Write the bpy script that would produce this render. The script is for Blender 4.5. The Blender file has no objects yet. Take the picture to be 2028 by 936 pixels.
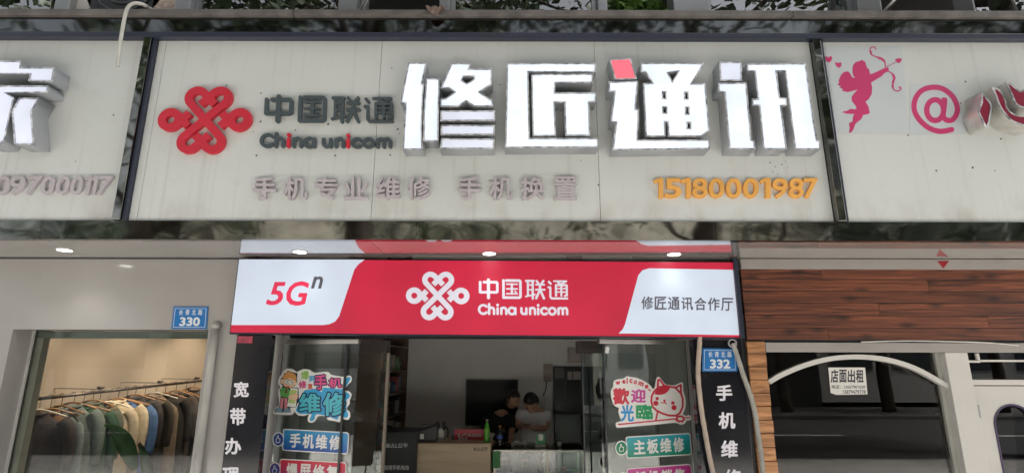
import bpy, bmesh, math, random
import numpy as np
from mathutils import Matrix, Vector
R = math.radians
random.seed(7)
SC = bpy.context.scene
COL = SC.collection

# ---------------------------------------------------------------- camera
FPX, PITCH, ROLL = 1065.0, R(13.31), R(0.12)
CAM = Vector((0.0, -3.4, 1.75))
cam = bpy.data.cameras.new('camera'); cam.lens = FPX / 2028 * 36; cam.sensor_width = 36
cam.clip_start = 0.05; cam.clip_end = 500
camo = bpy.data.objects.new('camera', cam); COL.objects.link(camo)
CM = Matrix.Rotation(math.pi / 2 + PITCH, 3, 'X') @ Matrix.Rotation(ROLL, 3, 'Z')
camo.matrix_world = Matrix.Translation(CAM) @ CM.to_4x4()
SC.camera = camo
# ---------------------------------------------------------------- sky, sun, exposure (bright overcast)
SUN_EL, SUN_AZ = R(54), R(74)           # azimuth from +Y, clockwise: the sun stands along the street, slightly behind this front, which is in open shade
w = bpy.data.worlds.new('World'); SC.world = w; w.use_nodes = True
nt = w.node_tree; bg = nt.nodes['Background']
sky = nt.nodes.new('ShaderNodeTexSky'); sky.sky_type = 'NISHITA'; sky.sun_disc = False
sky.sun_elevation = SUN_EL; sky.sun_rotation = SUN_AZ; sky.dust_density = 4.0; sky.air_density = 1.0
hs = nt.nodes.new('ShaderNodeHueSaturation'); hs.inputs['Saturation'].default_value = 0.22
nt.links.new(sky.outputs[0], hs.inputs['Color']); nt.links.new(hs.outputs[0], bg.inputs['Color'])
bg.inputs['Strength'].default_value = 0.125
sun = bpy.data.lights.new('sun', 'SUN'); sun.energy = 5.0; sun.angle = R(10); sun.color = (1, .97, .93)
suno = bpy.data.objects.new('sun', sun); COL.objects.link(suno)
sd = Vector((math.sin(SUN_AZ) * math.cos(SUN_EL), math.cos(SUN_AZ) * math.cos(SUN_EL), math.sin(SUN_EL)))
suno.rotation_euler = sd.to_track_quat('Z', 'Y').to_euler(); suno.location = sd * 30
SC.view_settings.view_transform = 'Standard'; SC.view_settings.look = 'None'
SC.view_settings.gamma = 1; SC.view_settings.exposure = 1.53
SC.cycles.max_bounces = 10; SC.cycles.diffuse_bounces = 6; SC.cycles.transparent_max_bounces = 16; SC.cycles.caustics_reflective = False

# ---------------------------------------------------------------- materials
def lin(c):
    return tuple((v / 255 / 12.92 if v / 255 <= .04045 else ((v / 255 + .055) / 1.055) ** 2.4) for v in c)
MATS = {}
def mat(name, col, rough=.5, metal=0., var=.0, scale=6., bump=0., bscale=40., emit=0., ecol=None, spec=.5,
        stretch=(1, 1, 1), dirt=None, coat=0., col2=None, detail=4., bdet=3., evar=0., escale=3.):
    if name in MATS: return MATS[name]
    m = bpy.data.materials.new(name); m.use_nodes = True; n = m.node_tree.nodes; l = m.node_tree.links
    b = n['Principled BSDF']; b.inputs['Roughness'].default_value = rough; b.inputs['Metallic'].default_value = metal
    b.inputs['Specular IOR Level'].default_value = spec; b.inputs['Coat Weight'].default_value = coat
    b.inputs['Coat Roughness'].default_value = .05
    b.inputs['Base Color'].default_value = (*col, 1)
    if emit:
        b.inputs['Emission Strength'].default_value = emit; b.inputs['Emission Color'].default_value = (*(ecol or col), 1)
    if emit and evar:
        nz = n.new('ShaderNodeTexNoise'); nz.inputs['Scale'].default_value = escale; nz.inputs['Detail'].default_value = 1.5
        t0 = n.new('ShaderNodeTexCoord'); l.new(t0.outputs['Object'], nz.inputs['Vector'])
        mr = n.new('ShaderNodeMapRange'); mr.inputs[1].default_value = .3; mr.inputs[2].default_value = .7; mr.inputs[3].default_value = emit * (1 - evar); mr.inputs[4].default_value = emit * (1 + evar)
        l.new(nz.outputs['Fac'], mr.inputs[0]); l.new(mr.outputs[0], b.inputs['Emission Strength'])
    tc = mp = None
    def coords():
        nonlocal tc, mp
        if mp is None:
            tc = n.new('ShaderNodeTexCoord'); mp = n.new('ShaderNodeMapping'); mp.inputs['Scale'].default_value = stretch
            l.new(tc.outputs['Object'], mp.inputs['Vector'])
        return mp.outputs[0]
    src = None
    if var or col2:
        nz = n.new('ShaderNodeTexNoise'); nz.inputs['Scale'].default_value = scale; nz.inputs['Detail'].default_value = detail
        l.new(coords(), nz.inputs['Vector'])
        rp = n.new('ShaderNodeValToRGB'); rp.color_ramp.elements[0].position = .3; rp.color_ramp.elements[1].position = .7
        lo = tuple(c * (1 - var) for c in col); hi = col2 or tuple(min(1, c * (1 + var)) for c in col)
        rp.color_ramp.elements[0].color = (*lo, 1); rp.color_ramp.elements[1].color = (*hi, 1)
        l.new(nz.outputs['Fac'], rp.inputs[0]); src = rp.outputs[0]
    if dirt:                                   # (colour, threshold, scale, amount, stretch)
        dc, th, ds, am, dst = dirt
        m2 = n.new('ShaderNodeMapping'); m2.inputs['Scale'].default_value = dst
        t2 = n.new('ShaderNodeTexCoord'); l.new(t2.outputs['Object'], m2.inputs['Vector'])
        nz = n.new('ShaderNodeTexNoise'); nz.inputs['Scale'].default_value = ds; nz.inputs['Detail'].default_value = 6
        l.new(m2.outputs[0], nz.inputs['Vector'])
        mr = n.new('ShaderNodeMapRange'); mr.inputs[1].default_value = th; mr.inputs[2].default_value = th + .25
        mr.inputs[4].default_value = am; l.new(nz.outputs['Fac'], mr.inputs[0])
        mx = n.new('ShaderNodeMix'); mx.data_type = 'RGBA'; l.new(mr.outputs[0], mx.inputs[0])
        if src is None: mx.inputs[6].default_value = (*col, 1)
        else: l.new(src, mx.inputs[6])
        mx.inputs[7].default_value = (*dc, 1); src = mx.outputs[2]
    if src is not None:
        l.new(src, b.inputs['Base Color'])
    if bump:
        nz = n.new('ShaderNodeTexNoise'); nz.inputs['Scale'].default_value = bscale; nz.inputs['Detail'].default_value = bdet
        l.new(coords(), nz.inputs['Vector'])
        bp = n.new('ShaderNodeBump'); bp.inputs['Strength'].default_value = bump; bp.inputs['Distance'].default_value = .02
        l.new(nz.outputs['Fac'], bp.inputs['Height']); l.new(bp.outputs[0], b.inputs['Normal'])
    MATS[name] = m
    return m
def glass(name, tint=(1, 1, 1), ior=1.5, extra=0., rough=0., bump=0.):
    if name in MATS: return MATS[name]
    m = bpy.data.materials.new(name); m.use_nodes = True; n = m.node_tree.nodes; l = m.node_tree.links
    n.remove(n['Principled BSDF']); out = n['Material Output']
    tr = n.new('ShaderNodeBsdfTransparent'); tr.inputs[0].default_value = (*tint, 1)
    gl = n.new('ShaderNodeBsdfGlossy'); gl.inputs['Roughness'].default_value = rough
    fr = n.new('ShaderNodeFresnel'); fr.inputs[0].default_value = ior
    ad = n.new('ShaderNodeMath'); ad.operation = 'MULTIPLY_ADD'; ad.inputs[1].default_value = 1.0; ad.inputs[2].default_value = extra; ad.use_clamp = True
    l.new(fr.outputs[0], ad.inputs[0])
    mx = n.new('ShaderNodeMixShader'); l.new(ad.outputs[0], mx.inputs[0]); l.new(tr.outputs[0], mx.inputs[1]); l.new(gl.outputs[0], mx.inputs[2])
    if bump:
        tc = n.new('ShaderNodeTexCoord'); nz = n.new('ShaderNodeTexNoise'); nz.inputs['Scale'].default_value = 1.5
        l.new(tc.outputs['Object'], nz.inputs['Vector'])
        bp = n.new('ShaderNodeBump'); bp.inputs['Strength'].default_value = bump; bp.inputs['Distance'].default_value = .02
        l.new(nz.outputs['Fac'], bp.inputs['Height']); l.new(bp.outputs[0], gl.inputs['Normal'])
    l.new(mx.outputs[0], out.inputs['Surface'])
    MATS[name] = m
    return m
def gradmat(name, top, bot, z0, z1, rough=.35):      # printed two-tone vinyl: bot colour at height z0, top colour at z1
    m = bpy.data.materials.new(name); m.use_nodes = True; n = m.node_tree.nodes; l = m.node_tree.links
    b = n['Principled BSDF']; b.inputs['Roughness'].default_value = rough
    tc = n.new('ShaderNodeTexCoord'); sp = n.new('ShaderNodeSeparateXYZ'); l.new(tc.outputs['Object'], sp.inputs[0])
    mr = n.new('ShaderNodeMapRange'); mr.inputs[1].default_value = z0; mr.inputs[2].default_value = z1; l.new(sp.outputs[2], mr.inputs[0])
    mx = n.new('ShaderNodeMix'); mx.data_type = 'RGBA'; l.new(mr.outputs[0], mx.inputs[0])
    mx.inputs[6].default_value = (*bot, 1); mx.inputs[7].default_value = (*top, 1)
    l.new(mx.outputs[2], b.inputs['Base Color'])
    return m
def woodmat(name, dark, light, rough=.4, knots=True, sx=1.0, sz=34., seam=None):
    m = bpy.data.materials.new(name); m.use_nodes = True; n = m.node_tree.nodes; l = m.node_tree.links
    b = n['Principled BSDF']; b.inputs['Roughness'].default_value = rough
    tc = n.new('ShaderNodeTexCoord'); oi = n.new('ShaderNodeObjectInfo')
    ad = n.new('ShaderNodeVectorMath'); ad.operation = 'ADD'
    cm = n.new('ShaderNodeCombineXYZ'); mu = n.new('ShaderNodeMath'); mu.operation = 'MULTIPLY'; mu.inputs[1].default_value = 37.
    l.new(oi.outputs['Random'], mu.inputs[0]); l.new(mu.outputs[0], cm.inputs[0]); l.new(mu.outputs[0], cm.inputs[1])
    l.new(tc.outputs['Object'], ad.inputs[0]); l.new(cm.outputs[0], ad.inputs[1])
    mp = n.new('ShaderNodeMapping'); mp.inputs['Scale'].default_value = (sx, sz, sz); l.new(ad.outputs[0], mp.inputs['Vector'])
    nz = n.new('ShaderNodeTexNoise'); nz.inputs['Scale'].default_value = 1.6; nz.inputs['Detail'].default_value = 8; nz.inputs['Distortion'].default_value = 1.2
    l.new(mp.outputs[0], nz.inputs['Vector'])
    rp = n.new('ShaderNodeValToRGB'); e = rp.color_ramp.elements
    e[0].position = .33; e[0].color = (*dark, 1); e[1].position = .66; e[1].color = (*light, 1)
    l.new(nz.outputs['Fac'], rp.inputs[0]); src = rp.outputs[0]
    if knots:
        m2 = n.new('ShaderNodeMapping'); m2.inputs['Scale'].default_value = (2.0, 5, 5); l.new(ad.outputs[0], m2.inputs['Vector'])
        vo = n.new('ShaderNodeTexVoronoi'); vo.voronoi_dimensions = '2D'; vo.inputs['Scale'].default_value = 1.0
        sx_ = n.new('ShaderNodeSeparateXYZ'); l.new(m2.outputs[0], sx_.inputs[0]); c2 = n.new('ShaderNodeCombineXYZ'); l.new(sx_.outputs[0], c2.inputs[0]); l.new(sx_.outputs[2], c2.inputs[1]); l.new(c2.outputs[0], vo.inputs['Vector'])
        mr = n.new('ShaderNodeMapRange'); mr.inputs[1].default_value = .03; mr.inputs[2].default_value = .16; mr.inputs[3].default_value = .8; mr.inputs[4].default_value = 0
        l.new(vo.outputs['Distance'], mr.inputs[0])
        mx = n.new('ShaderNodeMix'); mx.data_type = 'RGBA'; l.new(mr.outputs[0], mx.inputs[0]); l.new(src, mx.inputs[6])
        mx.inputs[7].default_value = (*[c * .35 for c in dark], 1); src = mx.outputs[2]
    hv = n.new('ShaderNodeHueSaturation'); mr = n.new('ShaderNodeMapRange'); mr.inputs[3].default_value = .85; mr.inputs[4].default_value = 1.15
    l.new(oi.outputs['Random'], mr.inputs[0]); l.new(mr.outputs[0], hv.inputs['Value']); l.new(src, hv.inputs['Color'])
    l.new(hv.outputs[0], b.inputs['Base Color'])
    bp = n.new('ShaderNodeBump'); bp.inputs['Strength'].default_value = .25; bp.inputs['Distance'].default_value = .004
    l.new(nz.outputs['Fac'], bp.inputs['Height']); l.new(bp.outputs[0], b.inputs['Normal'])
    MATS[name] = m
    return m

# ---------------------------------------------------------------- planes and pixels
class PL:                       # a vertical plane through (x0, y0), turned phi about Z; a along it, b = height, c outward (to the street)
    def __init__(s, y=0., x=0., phi=0.):
        s.x, s.y, s.c, s.s = x, y, math.cos(phi), math.sin(phi)
    def w(s, a, b, c=0.):
        return Vector((s.x + a * s.c + c * s.s, s.y + a * s.s - c * s.c, b))
    def p(s, u, v):
        d = CM @ Vector(((u - 1014) / FPX, (468 - v) / FPX, -1))
        n = Vector((s.s, -s.c, 0)); o = Vector((s.x, s.y, 0))
        q = CAM + d * ((o - CAM).dot(n) / d.dot(n))
        return ((q.x - s.x) * s.c + (q.y - s.y) * s.s, q.z)
    def rect(s, u0, v0, u1, v1):
        um, vm = (u0 + u1) / 2, (v0 + v1) / 2
        return s.p(u0, vm)[0], s.p(u1, vm)[0], s.p(um, v1)[1], s.p(um, v0)[1]   # a0,a1,b0,b1
Y0 = PL(0.)
def pt(u, v, y): 
    a, b = PL(y).p(u, v); return Vector((a, y, b))

# ---------------------------------------------------------------- object helpers
def link(o, parent=None):
    COL.objects.link(o)
    if parent is not None:
        o.parent = parent
        if parent.type == 'EMPTY': o.matrix_parent_inverse = Matrix.Translation(-parent.location)
    return o
def tag(o, label=None, cat=None, group=None, kind=None):
    if label: o['label'] = label
    if cat: o['category'] = cat
    if group: o['group'] = group
    if kind: o['kind'] = kind
    return o
def thing(name, label, cat, loc=(0, 0, 0), group=None):
    o = bpy.data.objects.new(name, None); o.location = loc; o.empty_display_size = .1; COL.objects.link(o)
    return tag(o, label, cat, group)
def mesh_obj(name, me, m, parent=None, smooth=False):
    if m is not None:
        me.materials.clear(); me.materials.append(m)
    if smooth:
        me.polygons.foreach_set('use_smooth', [True] * len(me.polygons))
    return link(bpy.data.objects.new(name, me), parent)
def from_bm(name, bm, m, parent=None, smooth=False):
    me = bpy.data.meshes.new(name); bm.normal_update(); bm.to_mesh(me); bm.free()
    return mesh_obj(name, me, m, parent, smooth)
def bm_box(bm, x0, x1, y0, y1, z0, z1, bev=0.):
    vs = [bm.verts.new(p) for p in ((x0, y0, z0), (x1, y0, z0), (x1, y1, z0), (x0, y1, z0), (x0, y0, z1), (x1, y0, z1), (x1, y1, z1), (x0, y1, z1))]
    fs = [bm.faces.new([vs[i] for i in f]) for f in ((3, 2, 1, 0), (4, 5, 6, 7), (0, 1, 5, 4), (1, 2, 6, 5), (2, 3, 7, 6), (3, 0, 4, 7))]
    if bev:
        bmesh.ops.bevel(bm, geom=list({e for f in fs for e in f.edges}), offset=bev, segments=2, affect='EDGES', profile=.5)
def box(name, x0, x1, y0, y1, z0, z1, m, parent=None, bev=0.):
    bm = bmesh.new(); bm_box(bm, min(x0, x1), max(x0, x1), min(y0, y1), max(y0, y1), min(z0, z1), max(z0, z1), bev)
    return from_bm(name, bm, m, parent)
def pbox(name, u0, v0, u1, v1, pl, c0, c1, m, parent=None, bev=0., over=None):    # box on a plane
    a0, a1, b0, b1 = pl.rect(u0, v0, u1, v1)
    bm = bmesh.new(); bm_box(bm, a0, a1, -c1, -c0, b0, b1, bev)
    for vtx in bm.verts: vtx.co = pl.w(vtx.co.x, vtx.co.z, -vtx.co.y)
    return from_bm(name, bm, m, parent)
def lbox(name, a0, a1, b0, b1, pl, c0, c1, m, parent=None, bev=0.):
    bm = bmesh.new(); bm_box(bm, a0, a1, -c1, -c0, b0, b1, bev)
    for vtx in bm.verts: vtx.co = pl.w(vtx.co.x, vtx.co.z, -vtx.co.y)
    return from_bm(name, bm, m, parent)
def tube_bm(bm, pts, r, seg=8, caps=True):
    pts = [Vector(p) for p in pts]; rr = r if isinstance(r, (list, tuple)) else [r] * len(pts)
    rings = []; prev = None
    for i, p in enumerate(pts):
        d = (pts[min(i + 1, len(pts) - 1)] - pts[max(i - 1, 0)]).normalized()
        ref = prev if prev is not None else (Vector((0, 0, 1)) if abs(d.z) < .9 else Vector((1, 0, 0)))
        n1 = (ref - d * ref.dot(d)).normalized(); n2 = d.cross(n1); prev = n1
        rings.append([bm.verts.new(p + (n1 * math.cos(2 * math.pi * k / seg) + n2 * math.sin(2 * math.pi * k / seg)) * rr[i]) for k in range(seg)])
    for a, b in zip(rings, rings[1:]):
        for k in range(seg):
            bm.faces.new((a[k], a[(k + 1) % seg], b[(k + 1) % seg], b[k]))
    if caps:
        bm.faces.new(rings[0][::-1]); bm.faces.new(rings[-1])
def smooth_path(pts, n=6):
    pts = [Vector(p) for p in pts]; out = []
    for i in range(len(pts) - 1):
        p0, p1, p2, p3 = pts[max(i - 1, 0)], pts[i], pts[i + 1], pts[min(i + 2, len(pts) - 1)]
        for k in range(n):
            t = k / n
            out.append(.5 * ((2 * p1) + (p2 - p0) * t + (2 * p0 - 5 * p1 + 4 * p2 - p3) * t * t + (3 * p1 - p0 - 3 * p2 + p3) * t ** 3))
    return out + [pts[-1]]
def tube(name, pts, r, m, parent=None, seg=8):
    bm = bmesh.new(); tube_bm(bm, pts, r, seg); return from_bm(name, bm, m, parent, True)
def lathe(name, prof, loc, m, parent=None, seg=20, smooth=True, caps=True):     # prof: (r, z)
    bm = bmesh.new(); rings = []
    for r, z in prof:
        rings.append([bm.verts.new((loc[0] + r * math.cos(2 * math.pi * k / seg), loc[1] + r * math.sin(2 * math.pi * k / seg), loc[2] + z)) for k in range(seg)])
    for a, b in zip(rings, rings[1:]):
        for k in range(seg): bm.faces.new((a[k], a[(k + 1) % seg], b[(k + 1) % seg], b[k]))
    if caps: bm.faces.new(rings[0][::-1]); bm.faces.new(rings[-1])
    return from_bm(name, bm, m, parent, smooth)

# ---------------------------------------------------------------- flat shapes: loops -> filled, extruded mesh on a plane
def fill_mesh(loops, offset=0.):
    cu = bpy.data.curves.new('c', 'CURVE'); cu.dimensions = '2D'; cu.fill_mode = 'BOTH'; cu.extrude = 1.0; cu.offset = offset
    for lp in loops:
        sp = cu.splines.new('POLY'); sp.points.add(len(lp) - 1); sp.use_cyclic_u = True
        for i, (x, y) in enumerate(lp): sp.points[i].co = (x, y, 0, 1)
    o = bpy.data.objects.new('c', cu); me = bpy.data.meshes.new_from_object(o)
    bpy.data.objects.remove(o); bpy.data.curves.remove(cu)
    return me
def text_mesh(body, bold=0., shear=0., spacing=1.):
    cu = bpy.data.curves.new('c', 'FONT'); cu.body = body; cu.extrude = 1.0; cu.offset = bold; cu.shear = shear; cu.space_character = spacing
    cu.resolution_u = 4
    o = bpy.data.objects.new('c', cu); me = bpy.data.meshes.new_from_object(o)
    bpy.data.objects.remove(o); bpy.data.curves.remove(cu)
    return me
def get_co(me):
    co = np.empty(len(me.vertices) * 3); me.vertices.foreach_get('co', co); return co.reshape(-1, 3)
def place(me, fn, pl, c0, c1):            # fn maps (x, y) arrays -> (a, b) arrays; z in [-1, 1] -> c
    co = get_co(me); a, b = fn(co[:, 0], co[:, 1]); c = c0 + (c1 - c0) * (co[:, 2] + 1) / 2
    out = np.stack([pl.x + a * pl.c + c * pl.s, pl.y + a * pl.s - c * pl.c, b], 1)
    me.vertices.foreach_set('co', out.ravel()); me.update(); me.validate()
def shape(name, loops, pl, c0, c1, m, parent=None):        # loops in plane coordinates (a, b)
    me = fill_mesh(loops); place(me, lambda x, y: (x, y), pl, c0, c1)
    return mesh_obj(name, me, m, parent)
def pshape(name, loops, pl, c0, c1, m, parent=None, org=(0, 0), s=1.):     # loops in pixels (of a zoom with origin and scale)
    return shape(name, [[pl.p(org[0] + x / s, org[1] + y / s) for x, y in lp] for lp in loops], pl, c0, c1, m, parent)
def quadmap(x0, x1, y0, y1, q):           # rectangle -> quad (tl, tr, br, bl) bilinear
    (tl, tr, br, bl) = [np.array(p) for p in q]
    def fn(x, y):
        s = (x - x0) / (x1 - x0); t = (y - y0) / (y1 - y0)
        r = [(1 - s) * (1 - t) * bl[k] + s * (1 - t) * br[k] + s * t * tr[k] + (1 - s) * t * tl[k] for k in (0, 1)]
        return r[0], r[1]
    return fn
def pquad(pl, u0, v0, u1, v1, dv=0., sk=0.):      # upright box in the picture; dv = extra drop of the right side, sk = lean
    return [pl.p(u0 + sk, v0), pl.p(u1 + sk, v0 + dv), pl.p(u1, v1 + dv), pl.p(u0, v1)]
_TL = {}
def text_loops(body, grow=0., shear=0., spacing=1., step=.012):       # outlines of a text, thickened by grow (em)
    key = (body, grow, shear, spacing)
    if key in _TL: return _TL[key]
    cu = bpy.data.curves.new('c', 'FONT'); cu.body = body; cu.shear = shear; cu.space_character = spacing; cu.resolution_u = 3
    o = bpy.data.objects.new('c', cu); me = bpy.data.meshes.new_from_object(o)
    bpy.data.objects.remove(o); bpy.data.curves.remove(cu)
    co = get_co(me)[:, :2]; cnt = {}
    for p in me.polygons:
        for k in p.edge_keys: cnt[k] = cnt.get(k, 0) + 1
    E = [(co[a], co[b]) for (a, b), n in cnt.items() if n == 1]
    bpy.data.meshes.remove(me)
    if not E: print('EMPTY TEXT', body); return []
    mg = abs(grow) + .05; x0, y0 = co.min(0) - mg; x1, y1 = co.max(0) + mg
    gx = np.arange(x0 + 3.3e-4, x1, step); gy = np.arange(y0 + 2.7e-4, y1, step)
    D = np.full((len(gx), len(gy)), mg); ins = np.zeros(D.shape, bool)
    for a, b in E:
        i0, i1 = np.searchsorted(gx, [min(a[0], b[0]) - mg, max(a[0], b[0]) + mg]); j0, j1 = np.searchsorted(gy, [min(a[1], b[1]) - mg, max(a[1], b[1]) + mg])
        X = gx[i0:i1, None]; Y = gy[None, j0:j1]; d = b - a; L2 = d @ d + 1e-12
        t = np.clip(((X - a[0]) * d[0] + (Y - a[1]) * d[1]) / L2, 0, 1)
        D[i0:i1, j0:j1] = np.minimum(D[i0:i1, j0:j1], np.hypot(X - a[0] - t * d[0], Y - a[1] - t * d[1]))
        if a[1] != b[1]:
            ja, jb = np.searchsorted(gy, sorted((a[1], b[1])))
            for j in range(ja, jb):
                xc = a[0] + (gy[j] - a[1]) / (b[1] - a[1]) * (b[0] - a[0]); ins[np.searchsorted(gx, xc):, j] ^= True
    L = contours(np.where(ins, -D, D) - grow + 1.1e-5, gx, gy); _TL[key] = L
    return L
def lbounds(L):
    xs = [p[0] for l in L for p in l]; ys = [p[1] for l in L for p in l]; return min(xs), max(xs), min(ys), max(ys)
def text(name, body, q, pl, c0, c1, m, parent=None, bold=0., shear=0., spacing=1., outline=0.):
    L = text_loops(body, bold, shear, spacing)
    if not L: return None
    x0, x1, y0, y1 = lbounds(L)
    if outline: L = text_loops(body, bold + outline, shear, spacing)
    me = fill_mesh(L); place(me, quadmap(x0, x1, y0, y1, q), pl, c0, c1)
    return mesh_obj(name, me, m, parent)
def chars(name, body, boxes, pl, c0, c1, m, parent, bold=0.02, sk=0.):
    for ch, (u0, v0, u1, v1) in zip(body, boxes):
        text(name, ch, pquad(pl, u0, v0, u1, v1, 0, sk), pl, c0, c1, m, parent, bold)
def inset(lp, d):
    n = len(lp); P = [Vector(p) for p in lp]
    area = sum(P[i].x * P[(i + 1) % n].y - P[(i + 1) % n].x * P[i].y for i in range(n))
    sg = 1 if area > 0 else -1; out = []
    for i in range(n):
        e0 = (P[i] - P[i - 1]).normalized(); e1 = (P[(i + 1) % n] - P[i]).normalized()
        n0 = Vector((-e0.y, e0.x)) * sg; n1 = Vector((-e1.y, e1.x)) * sg
        k = max(.35, 1 + n0.dot(n1)); out.append(tuple(P[i] + (n0 + n1) * (d / k)))
    return out
# signed-distance strokes -> smooth outlines (marching squares)
def strokes(prims, step=4., grow=0.):
    xs = [p[0] for pr in prims for p in pr[1]]; ys = [p[1] for pr in prims for p in pr[1]]; rm = max(pr[2] for pr in prims) + grow + 3 * step
    gx = np.arange(min(xs) - rm, max(xs) + rm + step, step); gy = np.arange(min(ys) - rm, max(ys) + rm + step, step)
    X, Y = np.meshgrid(gx, gy, indexing='ij'); D = np.full(X.shape, 1e9)
    for pr in prims:
        kind, pts, r = pr[:3]
        if kind == 'd':
            D = np.minimum(D, np.hypot(X - pts[0][0], Y - pts[0][1]) - r); continue
        for (ax, ay), (bx, by) in zip(pts, pts[1:]):
            dx, dy = bx - ax, by - ay; L = math.hypot(dx, dy)
            if L < 1e-6: continue
            t = ((X - ax) * dx + (Y - ay) * dy) / L; q = np.abs(-(X - ax) * dy + (Y - ay) * dx) / L
            if kind == 'b':
                ex = np.maximum(-t, t - L); ey = q - r
                dd = np.hypot(np.maximum(ex, 0), np.maximum(ey, 0)) + np.minimum(np.maximum(ex, ey), 0)
            else:
                dd = np.hypot(t - np.clip(t, 0, L), q) - r
            D = np.minimum(D, dd)
    return contours(D - grow + 1.37e-4, gx, gy)
def contours(D, gx, gy):
    seg = {}
    nx, ny = D.shape
    ins = D < 0
    cells = np.argwhere((ins[:-1, :-1].astype(int) + ins[1:, :-1] + ins[1:, 1:] + ins[:-1, 1:]) % 4 != 0)
    def pnt(i, j, i2, j2):
        t = D[i, j] / (D[i, j] - D[i2, j2]); return (gx[i] + (gx[i2] - gx[i]) * t, gy[j] + (gy[j2] - gy[j]) * t)
    pos = {}
    for i, j in cells:
        c = [(i, j), (i + 1, j), (i + 1, j + 1), (i, j + 1)]; ent = []; ext = []
        for k in range(4):
            p, q = c[k], c[(k + 1) % 4]
            if ins[p] != ins[q]:
                key = (min(p, q), max(p, q)); pos[key] = pnt(*key[0], *key[1])
                (ent if ins[p] else ext).append((k, key))
        if len(ent) == 1: seg[ent[0][1]] = ext[0][1]
        else:
            for k, key in ent:
                ks = sorted(ext, key=lambda e: (k - e[0]) % 4); seg[key] = ks[0][1]
    loops = []
    while seg:
        st = next(iter(seg)); lp = []; cur = st
        while cur in seg:
            lp.append(pos[cur]); cur = seg.pop(cur)
        out = []
        for i, p in enumerate(lp):
            if len(out) >= 1:
                a = out[-1]; b = lp[(i + 1) % len(lp)]
                ar = abs((p[0] - a[0]) * (b[1] - a[1]) - (b[0] - a[0]) * (p[1] - a[1]))
                if ar < .02 * math.hypot(b[0] - a[0], b[1] - a[1]) * (gx[1] - gx[0]) * 2: continue
            out.append(p)
        if len(out) > 2: loops.append(out)
    return loops
def arc(cx, cy, r, a0, a1, n=16):
    return [(cx + r * math.cos(R(a0 + (a1 - a0) * k / n)), cy + r * math.sin(R(a0 + (a1 - a0) * k / n))) for k in range(n + 1)]
def qshape(name, loops, src, q, pl, c0, c1, m, parent=None):     # loops drawn in a y-down box src=(x0,y0,x1,y1), laid into a quad
    x0, y0, x1, y1 = src
    me = fill_mesh([[(x, y1 + y0 - y) for x, y in lp] for lp in loops])
    place(me, quadmap(x0, x1, y0, y1, q), pl, c0, c1)
    return mesh_obj(name, me, m, parent)
# ================================================================ setting
def struct(o): o['kind'] = 'structure'; return o
M_pave = mat('paving', (.60, .575, .54), .8, var=.25, scale=9, bump=.2, bscale=30)
M_asph = mat('asphalt', (.05, .05, .05), .85, var=.3, scale=20, bump=.3, bscale=80)
M_kerb = mat('kerb_stone', (.38, .37, .35), .8, var=.2)
def panel_material():                # white sign sheet: faint tone drift, rain streaks, grime along the lower edge
    m = bpy.data.materials.new('panel_white'); m.use_nodes = True; n = m.node_tree.nodes; l = m.node_tree.links
    b = n['Principled BSDF']; b.inputs['Roughness'].default_value = .34
    tc = n.new('ShaderNodeTexCoord'); sp = n.new('ShaderNodeSeparateXYZ'); l.new(tc.outputs['Object'], sp.inputs[0])
    def noise(st, sc, det):
        mp = n.new('ShaderNodeMapping'); mp.inputs['Scale'].default_value = st; l.new(tc.outputs['Object'], mp.inputs['Vector'])
        z = n.new('ShaderNodeTexNoise'); z.inputs['Scale'].default_value = sc; z.inputs['Detail'].default_value = det; l.new(mp.outputs[0], z.inputs['Vector']); return z.outputs['Fac']
    def rng(v, a, b_, c, d):
        r = n.new('ShaderNodeMapRange'); l.new(v, r.inputs[0])
        for k, x in enumerate((a, b_, c, d)): r.inputs[k + 1].default_value = x
        return r.outputs[0]
    def mul(a, b_):
        x = n.new('ShaderNodeMath'); x.operation = 'MULTIPLY'; l.new(a, x.inputs[0]); l.new(b_, x.inputs[1]); return x.outputs[0]
    def mix(f, a, col):
        x = n.new('ShaderNodeMix'); x.data_type = 'RGBA'; l.new(f, x.inputs[0])
        if isinstance(a, tuple): x.inputs[6].default_value = (*a, 1)
        else: l.new(a, x.inputs[6])
        x.inputs[7].default_value = (*col, 1); return x.outputs[2]
    c = mix(rng(noise((1, 1, 1), .9, 3), .35, .7, 0, 1), (.545, .572, .553), (.60, .62, .605))
    c = mix(rng(noise((22, 1, .55), 1., 4), .57, .77, 0, .32), c, (.36, .33, .30))
    c = mix(rng(noise((7, 1, 5), 1.6, 6), .60, .80, 0, .30), c, (.42, .39, .35))
    c = mix(mul(rng(sp.outputs[2], 2.66, 2.84, .55, 0), rng(noise((3, 1, 2), 1.3, 5), .48, .68, 0, 1)), c, (.30, .23, .19))
    l.new(c, b.inputs['Base Color'])
    bp = n.new('ShaderNodeBump'); bp.inputs['Strength'].default_value = .05; bp.inputs['Distance'].default_value = .02
    l.new(noise((1, 1, 1), 2.5, 1), bp.inputs['Height']); l.new(bp.outputs[0], b.inputs['Normal'])
    return m
M_pw = panel_material()
M_wallw = mat('glossy_wall_panel', (.385, .372, .355), .16, var=.05, scale=1.5, dirt=((.32, .30, .27), .60, 3.5, .35, (1.5, 1, 1)), bump=.012, bscale=3, coat=.5)
M_bmet = mat('black_mirror_steel', (.20, .20, .19), .05, 1., bump=.30, bscale=2.3, stretch=(1, 1, 1.5), bdet=.9, var=.35, scale=5, col2=(.24, .24, .22))
M_bmet2 = mat('black_mirror_band', (.115, .12, .12), .05, 1., bump=.05, bscale=2.2, stretch=(1, 1, 3), bdet=.5)
M_bpaint = mat('black_paint', (.02, .022, .026), .25)
M_blue = mat('dark_blue_edge', (.025, .03, .05), .3)
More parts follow.
